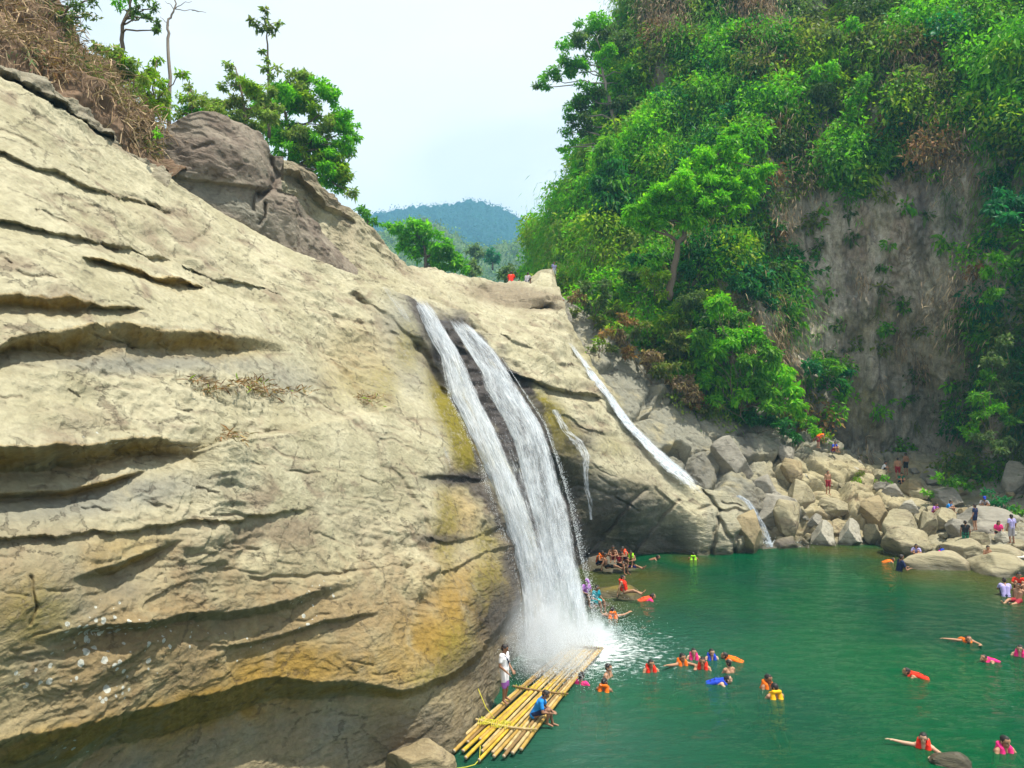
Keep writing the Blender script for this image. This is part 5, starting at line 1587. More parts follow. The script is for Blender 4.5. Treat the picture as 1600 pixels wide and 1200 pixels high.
for s in range(9):
    BOULD.append(boulder_mesh(700 + s * 7, 13 + s % 6, 5, .55, 1.0, .5, .82))
SMOOTHB = [boulder_mesh(801, 8, 5, .9, .9, .6, .88), boulder_mesh(808, 9, 5, .9, .92, .6, .88), boulder_mesh(815, 10, 5, .9, .92, .6, .86)]
M_BLD = {'moss': rock_mat('mossy_boulder', sand=((0.13, 0.10, 0.02), (0.20, 0.16, 0.035)), brown=(0.15, 0.07, 0.02), brown_amt=(.52, .7)), 'tan': rock_mat('tan_boulder', sand=((0.29, 0.255, 0.16), (0.39, 0.355, 0.24)), brown_amt=(0.46, 0.66)), 'grey': rock_mat('grey_boulder', sand=((0.24, 0.225, 0.19), (0.34, 0.32, 0.27)), brown=(0.16, 0.13, 0.10)),
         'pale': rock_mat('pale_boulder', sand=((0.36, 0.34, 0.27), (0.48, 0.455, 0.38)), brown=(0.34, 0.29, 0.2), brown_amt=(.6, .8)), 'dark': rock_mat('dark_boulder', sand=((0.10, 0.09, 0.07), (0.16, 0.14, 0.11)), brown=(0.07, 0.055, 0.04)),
         'gold': rock_mat('gold_boulder', sand=((0.28, 0.22, 0.125), (0.36, 0.30, 0.18)), brown_amt=(.48, .68))}


def boulder(px, py, w, h, mat, label, group=None, d=None, surf='rocky_bank', sink=0.25, deep=None, mesh=None, rz=None, name='boulder', tilt=0.0):
    """centre of its visible face at px, py; width and height in photograph pixels"""
    if d is None:
        p, _ = rock_at(surf, px, py + h * .5)
        d = p[1]
    c = unproj(px, py, d)
    W = w * px_m(d) / 2; Hh = h * px_m(d) / 2
    me = mesh or BOULD[random.randrange(len(BOULD))]
    o = bpy.data.objects.new(name, me)
    COL.objects.link(o)
    o.material_slots[0].link = 'OBJECT'
    o.material_slots[0].material = M_BLD[mat]
    o.location = c + np.array([0, (deep or W) * .6, -Hh * sink])
    k = 1.13
    o.scale = (W * k, (deep or W * random.uniform(.8, 1.1)) * k, Hh * (1 + sink) * k)
    o.rotation_euler = (random.uniform(-.1, .1), tilt, rz if rz is not None else random.choice([0, math.pi]) + random.uniform(-.25, .25))
    tag(o, label, 'boulder', group)
    return o


boulder(655, 1197, 96, 50, 'gold', 'smooth yellowish boulder at the water edge just left of the raft end', d=17.6, mesh=SMOOTHB[0], sink=.4)
boulder(1174, 830, 50, 66, 'gold', 'golden brown boulder under the small waterfall', d=46.3, mesh=BOULD[4], sink=.3)
boulder(1472, 890, 118, 46, 'tan', 'long flat tan boulder lying in the shallows at the far right of the pool', d=41.6, mesh=SMOOTHB[1], sink=.5, deep=1.6, rz=0.1, tilt=.10)
boulder(1580, 895, 90, 42, 'tan', 'tan boulder with dark wet underside at the right edge of the pool', d=40.2, mesh=SMOOTHB[2], sink=.4, deep=1.6, rz=0, tilt=-.05)
boulder(1512, 858, 62, 30, 'tan', 'low dome shaped tan rock behind the long flat boulder', d=43.6, mesh=SMOOTHB[0], sink=.5)
boulder(1560, 830, 120, 56, 'grey', 'broad grey slab of rock under the pair seated at the right', d=47.2, mesh=SMOOTHB[2], sink=.4, deep=2.4, rz=0.2)
boulder(1560, 872, 110, 30, 'tan', 'low olive tan shelf of rock behind the right edge boulder', d=43.2, mesh=SMOOTHB[1], sink=.5, deep=1.5)
boulder(1428, 846, 70, 36, 'tan', 'tan rock shelf beneath the family at the water edge', d=45.2, mesh=SMOOTHB[1], sink=.5, deep=1.2)
boulder(1492, 1192, 56, 16, 'dark', 'dark brown rock just breaking the water beside the red swimmer at the bottom', d=18.8, mesh=SMOOTHB[1], sink=.4, deep=.4)
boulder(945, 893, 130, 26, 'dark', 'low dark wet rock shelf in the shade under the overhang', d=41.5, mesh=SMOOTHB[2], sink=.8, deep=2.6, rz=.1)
boulder(965, 931, 76, 16, 'moss', 'mossy olive rock beneath the sitter in the red vest', d=35.2, mesh=SMOOTHB[1], sink=.9, deep=1.4)
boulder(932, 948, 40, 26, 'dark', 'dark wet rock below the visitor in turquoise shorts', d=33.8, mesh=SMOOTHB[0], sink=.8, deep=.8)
# named blocks of the bank
for a in [(1240, 735, 46, 40, 'gold', 'round golden block left of the standing man in red trunks'), (1232, 805, 56, 54, 'tan', 'big split tan block right of the small waterfall at the waterline'), (1290, 838, 40, 42, 'pale', 'white faced rock at the waterline below the standing man'),
          (1333, 834, 38, 40, 'pale', 'pale pointed rock standing at the waterline left of the squared block'), (1368, 832, 26, 30, 'tan', 'small tan rock wedged beside the pointed rock'), (1408, 822, 56, 52, 'tan', 'squared tan block at the waterline in the middle of the bank'),
          (1435, 764, 44, 28, 'gold', 'brown rounded boulder resting on top of the rubble'), (1400, 768, 34, 22, 'grey', 'greyish boulder left of the brown rounded one'), (1492, 776, 54, 40, 'grey', 'large grey boulder split by a crack behind the blue hatted visitor'),
          (1462, 744, 36, 24, 'grey', 'rounded grey boulder near the foot of the cliff'), (1452, 815, 30, 44, 'tan', 'leaning tan boulder left of the navy figure'), (1480, 812, 50, 30, 'tan', 'flat topped tan boulder under the white and blue visitor'),
          (1500, 825, 40, 30, 'grey', 'grey tan boulder next to the figure in dark clothes'), (1588, 748, 40, 56, 'grey', 'grey block at the right edge below the creeper'), (1425, 792, 30, 20, 'pale', 'small whitish rock above the squared block'),
          (1372, 800, 50, 50, 'gold', 'shadowed brown boulder left of the squared block'), (1310, 790, 46, 30, 'tan', 'sunlit tan block right below the standing man'), (1255, 775, 50, 44, 'tan', 'tan block left below the standing man')]:
    boulder(*a)
_r = random.Random(21)
for k in range(85):
    x = _r.uniform(1230, 1600); y = pl([(1230, 735), (1310, 745), (1400, 745), (1500, 770), (1600, 800)], x) + _r.uniform(-24, 80)
    s = _r.choice([5, 6, 7, 8, 9, 11, 14, 20]) * _r.uniform(.8, 1.2)
    boulder(x, y, s * 1.4, s, _r.choice(['tan', 'tan', 'grey', 'pale', 'gold']), 'loose stone among the jumbled rubble on the bank below the cliff', 'loose stones on the rubble bank')
_r = random.Random(22)
for k in range(9):
    x = _r.uniform(990, 1230); y = pl([(990, 600), (1100, 690), (1230, 720)], x) + _r.uniform(-40, 110)
    s = _r.uniform(22, 60)
    if y > pl(SHELF_TOP, x) - 4 and x < 1150:
        continue
    boulder(x, y, s * 1.3, s, 'grey', 'weathered grey block in the rocky gully beside the narrow chute', 'grey blocks in the gully', sink=.4)
for (x, y, s, m, l) in [(845, 432, 34, 'tan', 'pale sloping rock on the skyline beside the white shirted figure'), (900, 540, 22, 'grey', 'grey rock at the head of the chute under the dead scrub'), (875, 492, 26, 'grey', 'grey stone below the pair resting at the valley head')]:
    boulder(x, y, s * 1.5, s, m, l, d={845: 66, 900: 54, 875: 55}[x], sink=.6)
# ------------------------------------------------------------------ people
def cap_geo(a, b, ra, rb, seg=12):
    a = np.array(a, float); b = np.array(b, float)
    ax = b - a; L = np.linalg.norm(ax)
    ax = ax / L if L > 1e-6 else np.array([0, 0, 1.0])
    s = np.cross(ax, [0, 0, 1.0] if abs(ax[2]) < .9 else [1.0, 0, 0]); s /= np.linalg.norm(s); u = np.cross(ax, s)
    rings = [(a, ra, t) for t in (-75, -45, -15)] + [(b, rb, t) for t in (15, 45, 75)]
    V = []
    for c, r, t in rings:
        for k in range(seg):
            q = 2 * math.pi * k / seg
            V.append(c + ax * r * math.sin(R(t)) + (s * math.cos(q) + u * math.sin(q)) * r * math.cos(R(t)))
    V.append(a - ax * ra); V.append(b + ax * rb)
    F = []
    for i in range(len(rings) - 1):
        for k in range(seg):
            k2 = (k + 1) % seg
            F.append((i * seg + k, i * seg + k2, (i + 1) * seg + k2, (i + 1) * seg + k))
    n = len(rings) * seg
    for k in range(seg):
        F.append((n, (k + 1) % seg, k)); F.append((n + 1, (len(rings) - 1) * seg + k, (len(rings) - 1) * seg + (k + 1) % seg))
    return V, F


def fuse(name, caps, voxel=.009, smooth=4, keep=None):
    """one continuous surface grown over a set of tapered limbs"""
    V, F = [], []
    for c in caps:
        v, f = cap_geo(*c)
        o = len(V)
        V += [tuple(q) for q in v]; F += [tuple(i + o for i in q) for q in f]
    me = bpy.data.meshes.new(name)
    me.from_pydata(V, [], F)
    o = bpy.data.objects.new(name, me)
    COL.objects.link(o)
    m = o.modifiers.new('r', 'REMESH'); m.mode = 'VOXEL'; m.voxel_size = voxel
    s = o.modifiers.new('s', 'SMOOTH'); s.iterations = smooth; s.factor = .5
    dg = bpy.context.evaluated_depsgraph_get()
    r = bpy.data.meshes.new_from_object(o.evaluated_get(dg))
    bpy.data.objects.remove(o); bpy.data.meshes.remove(me)
    r.name = name
    r.materials.clear(); r.materials.append(None)
    r.polygons.foreach_set('use_smooth', [True] * len(r.polygons))
    return r


def v3(*a): return np.array(a, float)


def pose(kind):
    """joints in metres, facing -Y, origin where the body is carried (feet, seat or waterline)"""
    J = {}
    face, up = v3(0, -1, 0), v3(0, 0, 1)
    if kind in ('stand', 'stand_look', 'wade', 'arms_up'):
        J = dict(pel=v3(0, 0, .93), che=v3(0, .0, 1.27), nk=v3(0, .01, 1.43), hd=v3(0, -.015, 1.555),
                 sh=[v3(s * .175, .01, 1.37) for s in (-1, 1)], el=[v3(s * .235, .03, 1.10) for s in (-1, 1)], wr=[v3(s * .225, -.06, .86) for s in (-1, 1)],
                 hip=[v3(s * .09, 0, .90) for s in (-1, 1)], kn=[v3(s * .105, -.03, .49) for s in (-1, 1)], an=[v3(s * .11, .02, .08) for s in (-1, 1)], toe=[v3(s * .13, -.13, .03) for s in (-1, 1)])
        if kind == 'stand_look':
            J['wr'] = [v3(-.15, -.20, .90), v3(.13, -.20, .92)]; J['el'] = [v3(-.24, .02, 1.1), v3(.24, .02, 1.1)]
            J['kn'][0] = v3(-.12, -.06, .49); J['an'][0] = v3(-.15, -.06, .08); J['toe'][0] = v3(-.19, -.20, .03)
            face = unit(v3(.25, -.9, -.25))
        if kind == 'arms_up':
            J['el'] = [v3(-.30, -.1, 1.45), v3(.25, .0, 1.1)]; J['wr'] = [v3(-.16, -.12, 1.62), v3(.2, -.12, .9)]
    elif kind in ('sit', 'sit_hug', 'sit_back'):
        lean = {'sit': -.08, 'sit_hug': -.16, 'sit_back': .10}[kind]
        J = dict(pel=v3(0, 0, .11), che=v3(0, lean * .8, .45), nk=v3(0, lean * 1.25, .60), hd=v3(0, lean * 1.25 - .05, .72),
                 sh=[v3(s * .17, lean * 1.1, .54) for s in (-1, 1)], hip=[v3(s * .09, -.02, .10) for s in (-1, 1)])
        if kind == 'sit_hug':
            J.update(kn=[v3(s * .12, -.36, .46) for s in (-1, 1)], an=[v3(s * .10, -.44, .07) for s in (-1, 1)], toe=[v3(s * .11, -.60, .03) for s in (-1, 1)],
                     el=[v3(s * .25, -.27, .36) for s in (-1, 1)], wr=[v3(s * .10, -.46, .36) for s in (-1, 1)])
            face = unit(v3(0, -.92, -.3))
        elif kind == 'sit':
            J.update(kn=[v3(s * .12, -.44, .17) for s in (-1, 1)], an=[v3(s * .12, -.50, -.24) for s in (-1, 1)], toe=[v3(s * .13, -.66, -.28) for s in (-1, 1)],
                     el=[v3(s * .24, -.12, .30) for s in (-1, 1)], wr=[v3(s * .14, -.34, .26) for s in (-1, 1)])
            face = unit(v3(0, -.95, -.2))
        else:
            J.update(kn=[v3(s * .12, -.42, .22 if s < 0 else .10) for s in (-1, 1)], an=[v3(s * .13, -.80, .07) for s in (-1, 1)], toe=[v3(s * .15, -.90, .20) for s in (-1, 1)],
                     el=[v3(s * .26, .20, .30) for s in (-1, 1)], wr=[v3(s * .27, .26, .06) for s in (-1, 1)])
    elif kind == 'sit_lean':                         # crouched on the raft's edge, forearms over the knees
        J = dict(pel=v3(0, 0, .12), che=v3(0, -.18, .43), nk=v3(0, -.27, .57), hd=v3(0, -.34, .68), sh=[v3(s * .17, -.24, .52) for s in (-1, 1)], hip=[v3(s * .09, -.02, .11) for s in (-1, 1)],
                 kn=[v3(-.13, -.44, .30), v3(.14, -.42, .22)], an=[v3(-.11, -.40, -.08), v3(.12, -.52, -.16)], toe=[v3(-.12, -.55, -.13), v3(.13, -.67, -.2)],
                 el=[v3(-.25, -.30, .27), v3(.25, -.30, .27)], wr=[v3(-.12, -.50, .22), v3(.10, -.52, .20)])
        face = unit(v3(0, -.9, -.42))
    elif kind == 'bend':
        J = dict(pel=v3(0, .12, .88), che=v3(0, -.22, 1.05), nk=v3(0, -.36, 1.08), hd=v3(0, -.48, 1.06), sh=[v3(s * .17, -.30, 1.06) for s in (-1, 1)], hip=[v3(s * .09, .10, .86) for s in (-1, 1)],
                 kn=[v3(s * .11, .02, .47) for s in (-1, 1)], an=[v3(s * .11, .08, .08) for s in (-1, 1)], toe=[v3(s * .13, -.07, .03) for s in (-1, 1)],
                 el=[v3(s * .22, -.36, .78) for s in (-1, 1)], wr=[v3(s * .16, -.42, .55) for s in (-1, 1)])
        face, up = unit(v3(0, -.6, -.8)), unit(v3(0, -.8, .6))
    elif kind in ('float', 'float_reach', 'tread'):
        J = dict(pel=v3(0, .14, -.50), che=v3(0, .02, -.14), nk=v3(0, .01, .03), hd=v3(0, -.02, .15), sh=[v3(s * .175, .01, -.04) for s in (-1, 1)], hip=[v3(s * .09, .15, -.52) for s in (-1, 1)],
                 kn=[v3(s * .13, .12, -.92) for s in (-1, 1)], an=[v3(s * .13, .40, -1.1) for s in (-1, 1)], toe=[v3(s * .14, .46, -1.24) for s in (-1, 1)],
                 el=[v3(s * .30, -.10, -.24) for s in (-1, 1)], wr=[v3(s * .20, -.30, -.20) for s in (-1, 1)])
        if kind == 'float_reach':
            J['el'] = [v3(-.42, -.04, -.02), v3(.34, -.18, -.06)]; J['wr'] = [v3(-.62, -.16, .04), v3(.2, -.38, -.06)]
        if kind == 'tread':
            J['sh'] = [q + v3(0, 0, .12) for q in J['sh']]; J['nk'] += v3(0, 0, .12); J['hd'] += v3(0, 0, .12); J['che'] += v3(0, 0, .12)
    elif kind in ('prone', 'prone_reach'):
        J = dict(pel=v3(0, .58, -.22), che=v3(0, .22, -.09), nk=v3(0, .04, .0), hd=v3(0, -.09, .08), sh=[v3(s * .18, .10, -.02) for s in (-1, 1)], hip=[v3(s * .09, .62, -.23) for s in (-1, 1)],
                 kn=[v3(s * .13, 1.02, -.30) for s in (-1, 1)], an=[v3(s * .12, 1.36, -.42) for s in (-1, 1)], toe=[v3(s * .12, 1.48, -.48) for s in (-1, 1)],
                 el=[v3(s * .30, -.08, -.16) for s in (-1, 1)], wr=[v3(s * .16, -.28, -.14) for s in (-1, 1)])
        if kind == 'prone_reach':
            J['el'] = [v3(-.42, .0, .03), v3(.34, -.12, -.06)]; J['wr'] = [v3(-.70, -.06, .06), v3(.24, -.36, .0)]
        face, up = unit(v3(0, -.85, .35)), unit(v3(0, .2, 1))
    elif kind == 'back_float':
        J = dict(pel=v3(0, -.45, -.10), che=v3(0, -.08, -.03), nk=v3(0, .10, .03), hd=v3(0, .22, .06), sh=[v3(s * .18, .04, .0) for s in (-1, 1)], hip=[v3(s * .09, -.48, -.12) for s in (-1, 1)],
                 kn=[v3(s * .13, -.88, -.02) for s in (-1, 1)], an=[v3(s * .14, -1.24, -.10) for s in (-1, 1)], toe=[v3(s * .14, -1.33, .02) for s in (-1, 1)],
                 el=[v3(s * .40, -.12, -.06) for s in (-1, 1)], wr=[v3(s * .58, -.30, -.02) for s in (-1, 1)])
        face, up = unit(v3(0, -.45, .9)), unit(v3(0, .9, .35))
    J['face'], J['up'] = face, unit(up - face * (up @ face))
    return J


def hand(caps, el, wr):
    d = unit(wr - el)
    side = unit(np.cross(d, v3(0, 0.35, 1)) + 1e-6)
    palm = unit(np.cross(side, d))
    p2 = wr + d * .085
    for q in (-.022, 0, .022):
        caps.append((wr + side * q * .7, p2 + side * q, .017, .015))
    for k, (q, L) in enumerate(((-.033, .062), (-.011, .072), (.011, .07), (.033, .052))):
        a = p2 + side * q
        dd = unit(d + side * q * 3.5)
        b = a + dd * L * .55 - palm * .006
        c = b + unit(dd - palm * .55) * L * .5
        caps.append((a, b, .0095, .0088)); caps.append((b, c, .0088, .0075))
    t0 = wr + d * .025 - side * .026
    t1 = t0 + unit(d * .6 - side * .75 - palm * .2) * .042
    t2 = t1 + unit(d * .85 - side * .25 - palm * .25) * .032
    caps.append((t0, t1, .013, .011)); caps.append((t1, t2, .011, .009))


def body_caps(J):
    f, u = J['face'], J['up']
    r = np.cross(f, u)
    c = []
    pel, che, nk, hd = J['pel'], J['che'], J['nk'], J['hd']
    sr = unit(J['sh'][1] - J['sh'][0])
    bel = pel * .55 + che * .45
    for s in (-1, 1):
        c.append((pel + sr * s * .075, bel + sr * s * .058, .095, .092))
        c.append((bel + sr * s * .058, che + sr * s * .082, .092, .105))
        c.append((che + sr * s * .082, J['sh'][0 if s < 0 else 1] * .75 + nk * .25, .10, .062))
    c.append((J['sh'][0], J['sh'][1], .058, .058))
    c.append((che, nk, .09, .06)); c.append((nk - u * .02, hd - u * .06, .053, .05))
    # head: skull, jaw, nose, brow, chin, ears
    c.append((hd + u * .025 + f * -.025, hd + u * .035 + f * .018, .088, .084))
    c.append((hd + u * .0, hd - u * .055 + f * .045, .075, .048))
    c.append((hd - u * .08 + f * .06, hd - u * .085 + f * .068, .026, .022))
    c.append((hd + u * .015 + f * .095, hd - u * .025 + f * .108, .010, .015))
    for s in (-1, 1):
        c.append((hd + u * .028 + f * .088 + r * s * .012, hd + u * .024 + f * .074 + r * s * .05, .014, .013))
        c.append((hd + r * s * .086 + u * .012 - f * .01, hd + r * s * .092 - u * .028 - f * .006, .016, .013))
        c.append((hd - u * .052 + f * .092, hd - u * .053 + f * .084 + r * s * .022, .010, .008))
    for s in (0, 1):
        c.append((J['sh'][s], J['el'][s], .052, .040)); c.append((J['el'][s], J['wr'][s], .041, .026))
        hand(c, J['el'][s], J['wr'][s])
        c.append((J['hip'][s], J['kn'][s], .088, .056)); c.append((J['kn'][s], J['an'][s], .056, .037))
        m = J['kn'][s] * .65 + J['an'][s] * .35
        bk = unit(np.cross(J['an'][s] - J['kn'][s], r)) * .012
        c.append((m - bk, m - bk * 1.2 + (J['an'][s] - J['kn'][s]) * .15, .052, .045))
        hl = J['an'][s] - unit(J['toe'][s] - J['an'][s]) * .03
        c.append((hl, J['toe'][s], .036, .028))
        tr = unit(np.cross(J['toe'][s] - J['an'][s], u)) * .018
        c.append((J['toe'][s] - tr, J['toe'][s] + tr, .022, .022))
    return c


def hair_caps(J, long):
    f, u, hd = J['face'], J['up'], J['hd']
    r = np.cross(f, u)
    c = [(hd + u * .052 - f * .032, hd + u * .062 + f * .022, .082, .070), (hd + u * .02 - f * .05, hd - u * .03 - f * .05, .074, .058)]
    for s in (-1, 1):
        c.append((hd + u * .05 + r * s * .04 + f * .02, hd + u * .01 + r * s * .052 - f * .03, .048, .045))
    if long:
        c.append((hd - u * .02 - f * .06, J['nk'] - f * .075 - u * .06, .065, .05)); c.append((J['nk'] - f * .075 - u * .06, J['nk'] - f * .09 - u * .17, .055, .035))
        for s in (-1, 1):
            c.append((hd + r * s * .07 - f * .02, J['nk'] + r * s * .075 - f * .035, .034, .03))
    return c


def torso_caps(J, grow, low=.0):
    pel, che, nk = J['pel'], J['che'], J['nk']
    sr = unit(J['sh'][1] - J['sh'][0])
    bel = pel * .55 + che * .45
    lo = pel + (che - pel) * low
    c = []
    for s in (-1, 1):
        c.append((lo + sr * s * .075, bel + sr * s * .058, .095 + grow, .092 + grow)); c.append((bel + sr * s * .058, che + sr * s * .082, .092 + grow, .105 + grow))
        c.append((che + sr * s * .082, J['sh'][0 if s < 0 else 1] * .8 + nk * .2, .10 + grow, .06 + grow))
    return c


def shirt_caps(J, sleeve=.55):
    c = torso_caps(J, .016) + [(J['sh'][0], J['sh'][1], .07, .07)]
    for s in (0, 1):
        c.append((J['sh'][s], J['sh'][s] + (J['el'][s] - J['sh'][s]) * sleeve, .068, .062))
    return c


def shorts_caps(J, leg=.7):
    c = []
    sr = unit(J['hip'][1] - J['hip'][0])
    up_ = unit(J['che'] - J['pel'])
    for s in (0, 1):
        c.append((J['hip'][s] + up_ * .07, J['hip'][s] + (J['kn'][s] - J['hip'][s]) * leg, .105, .082))
    c.append((J['pel'] - sr * .075 + up_ * .02, J['pel'] + sr * .075 + up_ * .02, .108, .108))
    return c


def trunks_leg(J):
    return [(J['hip'][s] + (J['kn'][s] - J['hip'][s]) * .78, J['hip'][s] + (J['kn'][s] - J['hip'][s]) * 1.02, .088, .080) for s in (0, 1)]


def vest_caps(J):
    """buoyant waistcoat: padded fronts, back and a raised collar"""
    pel, che, nk, f, u = J['pel'], J['che'], J['nk'], J['face'], J['up']
    ax = unit(nk - pel)
    sr = unit(J['sh'][1] - J['sh'][0])
    fr = unit(np.cross(ax, sr))
    fr = fr if fr @ f > 0 or abs(fr @ f) < .2 else -fr
    lo = pel + (che - pel) * .3
    c = []
    for s in (-1, 1):
        for q in (-1, 1):
            c.append((lo + sr * s * .085 + fr * q * .075, che + sr * s * .10 + fr * q * .08, .078, .085))
            c.append((che + sr * s * .10 + fr * q * .08, nk + sr * s * .095 + fr * q * .045 - ax * .02, .08, .058))
        c.append((nk + sr * s * .10 + fr * .05, nk + sr * s * .085 - fr * .07 + ax * .03, .05, .052))
    c.append((nk + sr * .085 - fr * .08 + ax * .04, nk - sr * .085 - fr * .08 + ax * .04, .05, .05))
    return c


def strap_caps(J):
    pel, che, nk, f = J['pel'], J['che'], J['nk'], J['face']
    ax = unit(nk - pel); sr = unit(J['sh'][1] - J['sh'][0]); fr = unit(np.cross(ax, sr))
    c = []
    for h in (.62, .95):
        p = pel + (che - pel) * h
        pts = [p + sr * math.cos(q) * .185 + fr * math.sin(q) * .165 for q in np.linspace(0, 2 * math.pi, 17)]
        c += [(pts[i], pts[i + 1], .013, .013) for i in range(16)]
    return c


def ring_caps(J):
    n = J['nk'] - v3(0, 0, .07)
    pts = [n + v3(math.cos(q) * .30, math.sin(q) * .30 - .02, 0) for q in np.linspace(0, 2 * math.pi, 25)]
    return [(pts[i], pts[i + 1], .095, .095) for i in range(24)]


SKIN = [plain('skin_tan', (0.38, 0.20, 0.115), .55, .35, .12, 8), plain('skin_brown', (0.27, 0.135, 0.075), .55, .35, .12, 8), plain('skin_light', (0.50, 0.30, 0.20), .55, .35, .1, 8)]
HAIR = plain('black_hair', (0.016, 0.012, 0.011), .55, .4, .3, 30)
EYE = plain('dark_eye', (0.012, 0.010, 0.010), .3, .5, .05)
CLOTH = {k: plain('cloth_' + k, c, .8, .2, .14, 12, .2) for k, c in dict(
    orange=(0.85, 0.16, 0.01), red=(0.75, 0.03, 0.012), coral=(0.85, 0.09, 0.03), yellow=(0.85, 0.42, 0.01), pink=(0.78, 0.03, 0.20), blue=(0.02, 0.06, 0.50), navy=(0.015, 0.022, 0.07), sky=(0.02, 0.22, 0.62), white=(0.78, 0.78, 0.80),
    lilac=(0.40, 0.36, 0.66), grey=(0.35, 0.33, 0.36), black=(0.02, 0.02, 0.022), maroon=(0.28, 0.02, 0.03), lime=(0.28, 0.65, 0.02), teal=(0.01, 0.25, 0.32), aqua=(0.03, 0.50, 0.55), purple=(0.38, 0.14, 0.50), green=(0.02, 0.16, 0.09), tan=(0.45, 0.34, 0.2)).items()}
_cache = {}


def part_mesh(kind, pz, long=False, sleeve=.55, leg=.7, fine=False):
    key = (kind, pz, long, sleeve, leg, fine)
    if key in _cache:
        return _cache[key]
    J = pose(pz)
    if kind == 'body':
        m = fuse('body', body_caps(J), .0068 if fine else .0085, 3)
    elif kind == 'hair':
        m = fuse('hair', hair_caps(J, long), .012, 2)
    elif kind == 'shirt':
        m = fuse('shirt', shirt_caps(J, sleeve), .011, 5)
    elif kind == 'shorts':
        m = fuse('shorts', shorts_caps(J, leg), .011, 5)
    elif kind == 'cuff':
        m = fuse('cuff', trunks_leg(J), .011, 3)
    elif kind == 'life_vest':
        m = fuse('life_vest', vest_caps(J), .014, 5)
    elif kind == 'strap':
        m = fuse('strap', strap_caps(J), .009, 2)
    elif kind == 'swim_ring':
        m = fuse('swim_ring', ring_caps(J), .016, 4)
    elif kind == 'sling':
        ax = unit(J['nk'] - J['pel'])
        a, b = J['sh'][0] + v3(.05, 0, .03), J['pel'] + v3(.15, 0, .08)
        pts = [a + (b - a) * q + v3(0, -.13 * math.sin(math.pi * (q * .8 + .12)), 0) for q in np.linspace(0, 1, 10)]
        m = fuse('sling', [(pts[i], pts[i + 1], .022, .022) for i in range(9)], .01, 2)
    elif kind == 'cap':
        f, u, hd = J['face'], J['up'], J['hd']
        m = fuse('cap', [(hd + u * .07 - f * .02, hd + u * .075 + f * .02, .092, .088), (hd + u * .045 + f * .06, hd + u * .04 + f * .15, .05, .045)], .012, 3)
    elif kind == 'eye':
        f, u, hd = J['face'], J['up'], J['hd']
        r = np.cross(f, u)
        m = fuse('eye', [(v3(0, 0, 0), v3(.004, 0, 0), .011, .011)], .003, 1)
        m2 = []
        _cache[key] = (m, [hd + u * .008 + f * .082 + r * s * .032 for s in (-1, 1)])
        return _cache[key]
    _cache[key] = m
    return m


def put_part(root, name, mesh, mat, parent=None, loc=(0, 0, 0)):
    o = bpy.data.objects.new(name, mesh)
    COL.objects.link(o)
    o.material_slots[0].link = 'OBJECT'
    o.material_slots[0].material = mat
    o.parent = parent or root
    o.location = loc
    return o


def person(label, loc, pz, face, size=1.0, skin=0, shirt=None, shorts=None, vest=None, long=False, sleeve=.55, leg=.7, cuff=None, sling=None, cap=None, ring=None, eyes=False, group=None, fine=False, tilt=0.0, strap='black'):
    """face: degrees, 0 looks to the camera, 90 to the right of the picture"""
    root = empty('person', loc, R(face))
    root.rotation_euler = (tilt, 0, R(face))
    root.scale = (size, size, size)
    tag(root, label, 'person', group)
    put_part(root, 'body', part_mesh('body', pz, fine=fine), SKIN[skin])
    put_part(root, 'hair', part_mesh('hair', pz, long), HAIR)
    if shirt: put_part(root, 'shirt', part_mesh('shirt', pz, sleeve=sleeve), CLOTH[shirt])
    if shorts: put_part(root, 'shorts', part_mesh('shorts', pz, leg=leg), CLOTH[shorts])
    if cuff: put_part(root, 'cuff', part_mesh('cuff', pz), CLOTH[cuff])
    if vest:
        ve = put_part(root, 'life_vest', part_mesh('life_vest', pz), CLOTH[vest])
        put_part(root, 'strap', part_mesh('strap', pz), CLOTH[strap], ve)
    if sling: put_part(root, 'sling', part_mesh('sling', pz), CLOTH[sling])
    if cap: put_part(root, 'cap', part_mesh('cap', pz), CLOTH[cap])
    if ring: put_part(root, 'swim_ring', part_mesh('swim_ring', pz), CLOTH[ring])
    if eyes:
        m, ps = part_mesh('eye', pz)
        for p in ps:
            put_part(root, 'eye', m, EYE, loc=p)
    return root


# --- on the raft
p = on_level(788, 1096, .2)
person('person in a white shirt and striped shorts standing on the raft by the rock', p, 'stand_look', 62, .97, 1, 'white', 'white', leg=.75, cuff='purple', sling='navy', eyes=True, fine=True)
p = on_level(834, 1122, .19)
person('person in a blue shouldered rash guard crouching on the edge of the bamboo raft', p, 'sit_lean', 78, .97, 1, 'sky', 'navy', sleeve=.6, eyes=True, fine=True)

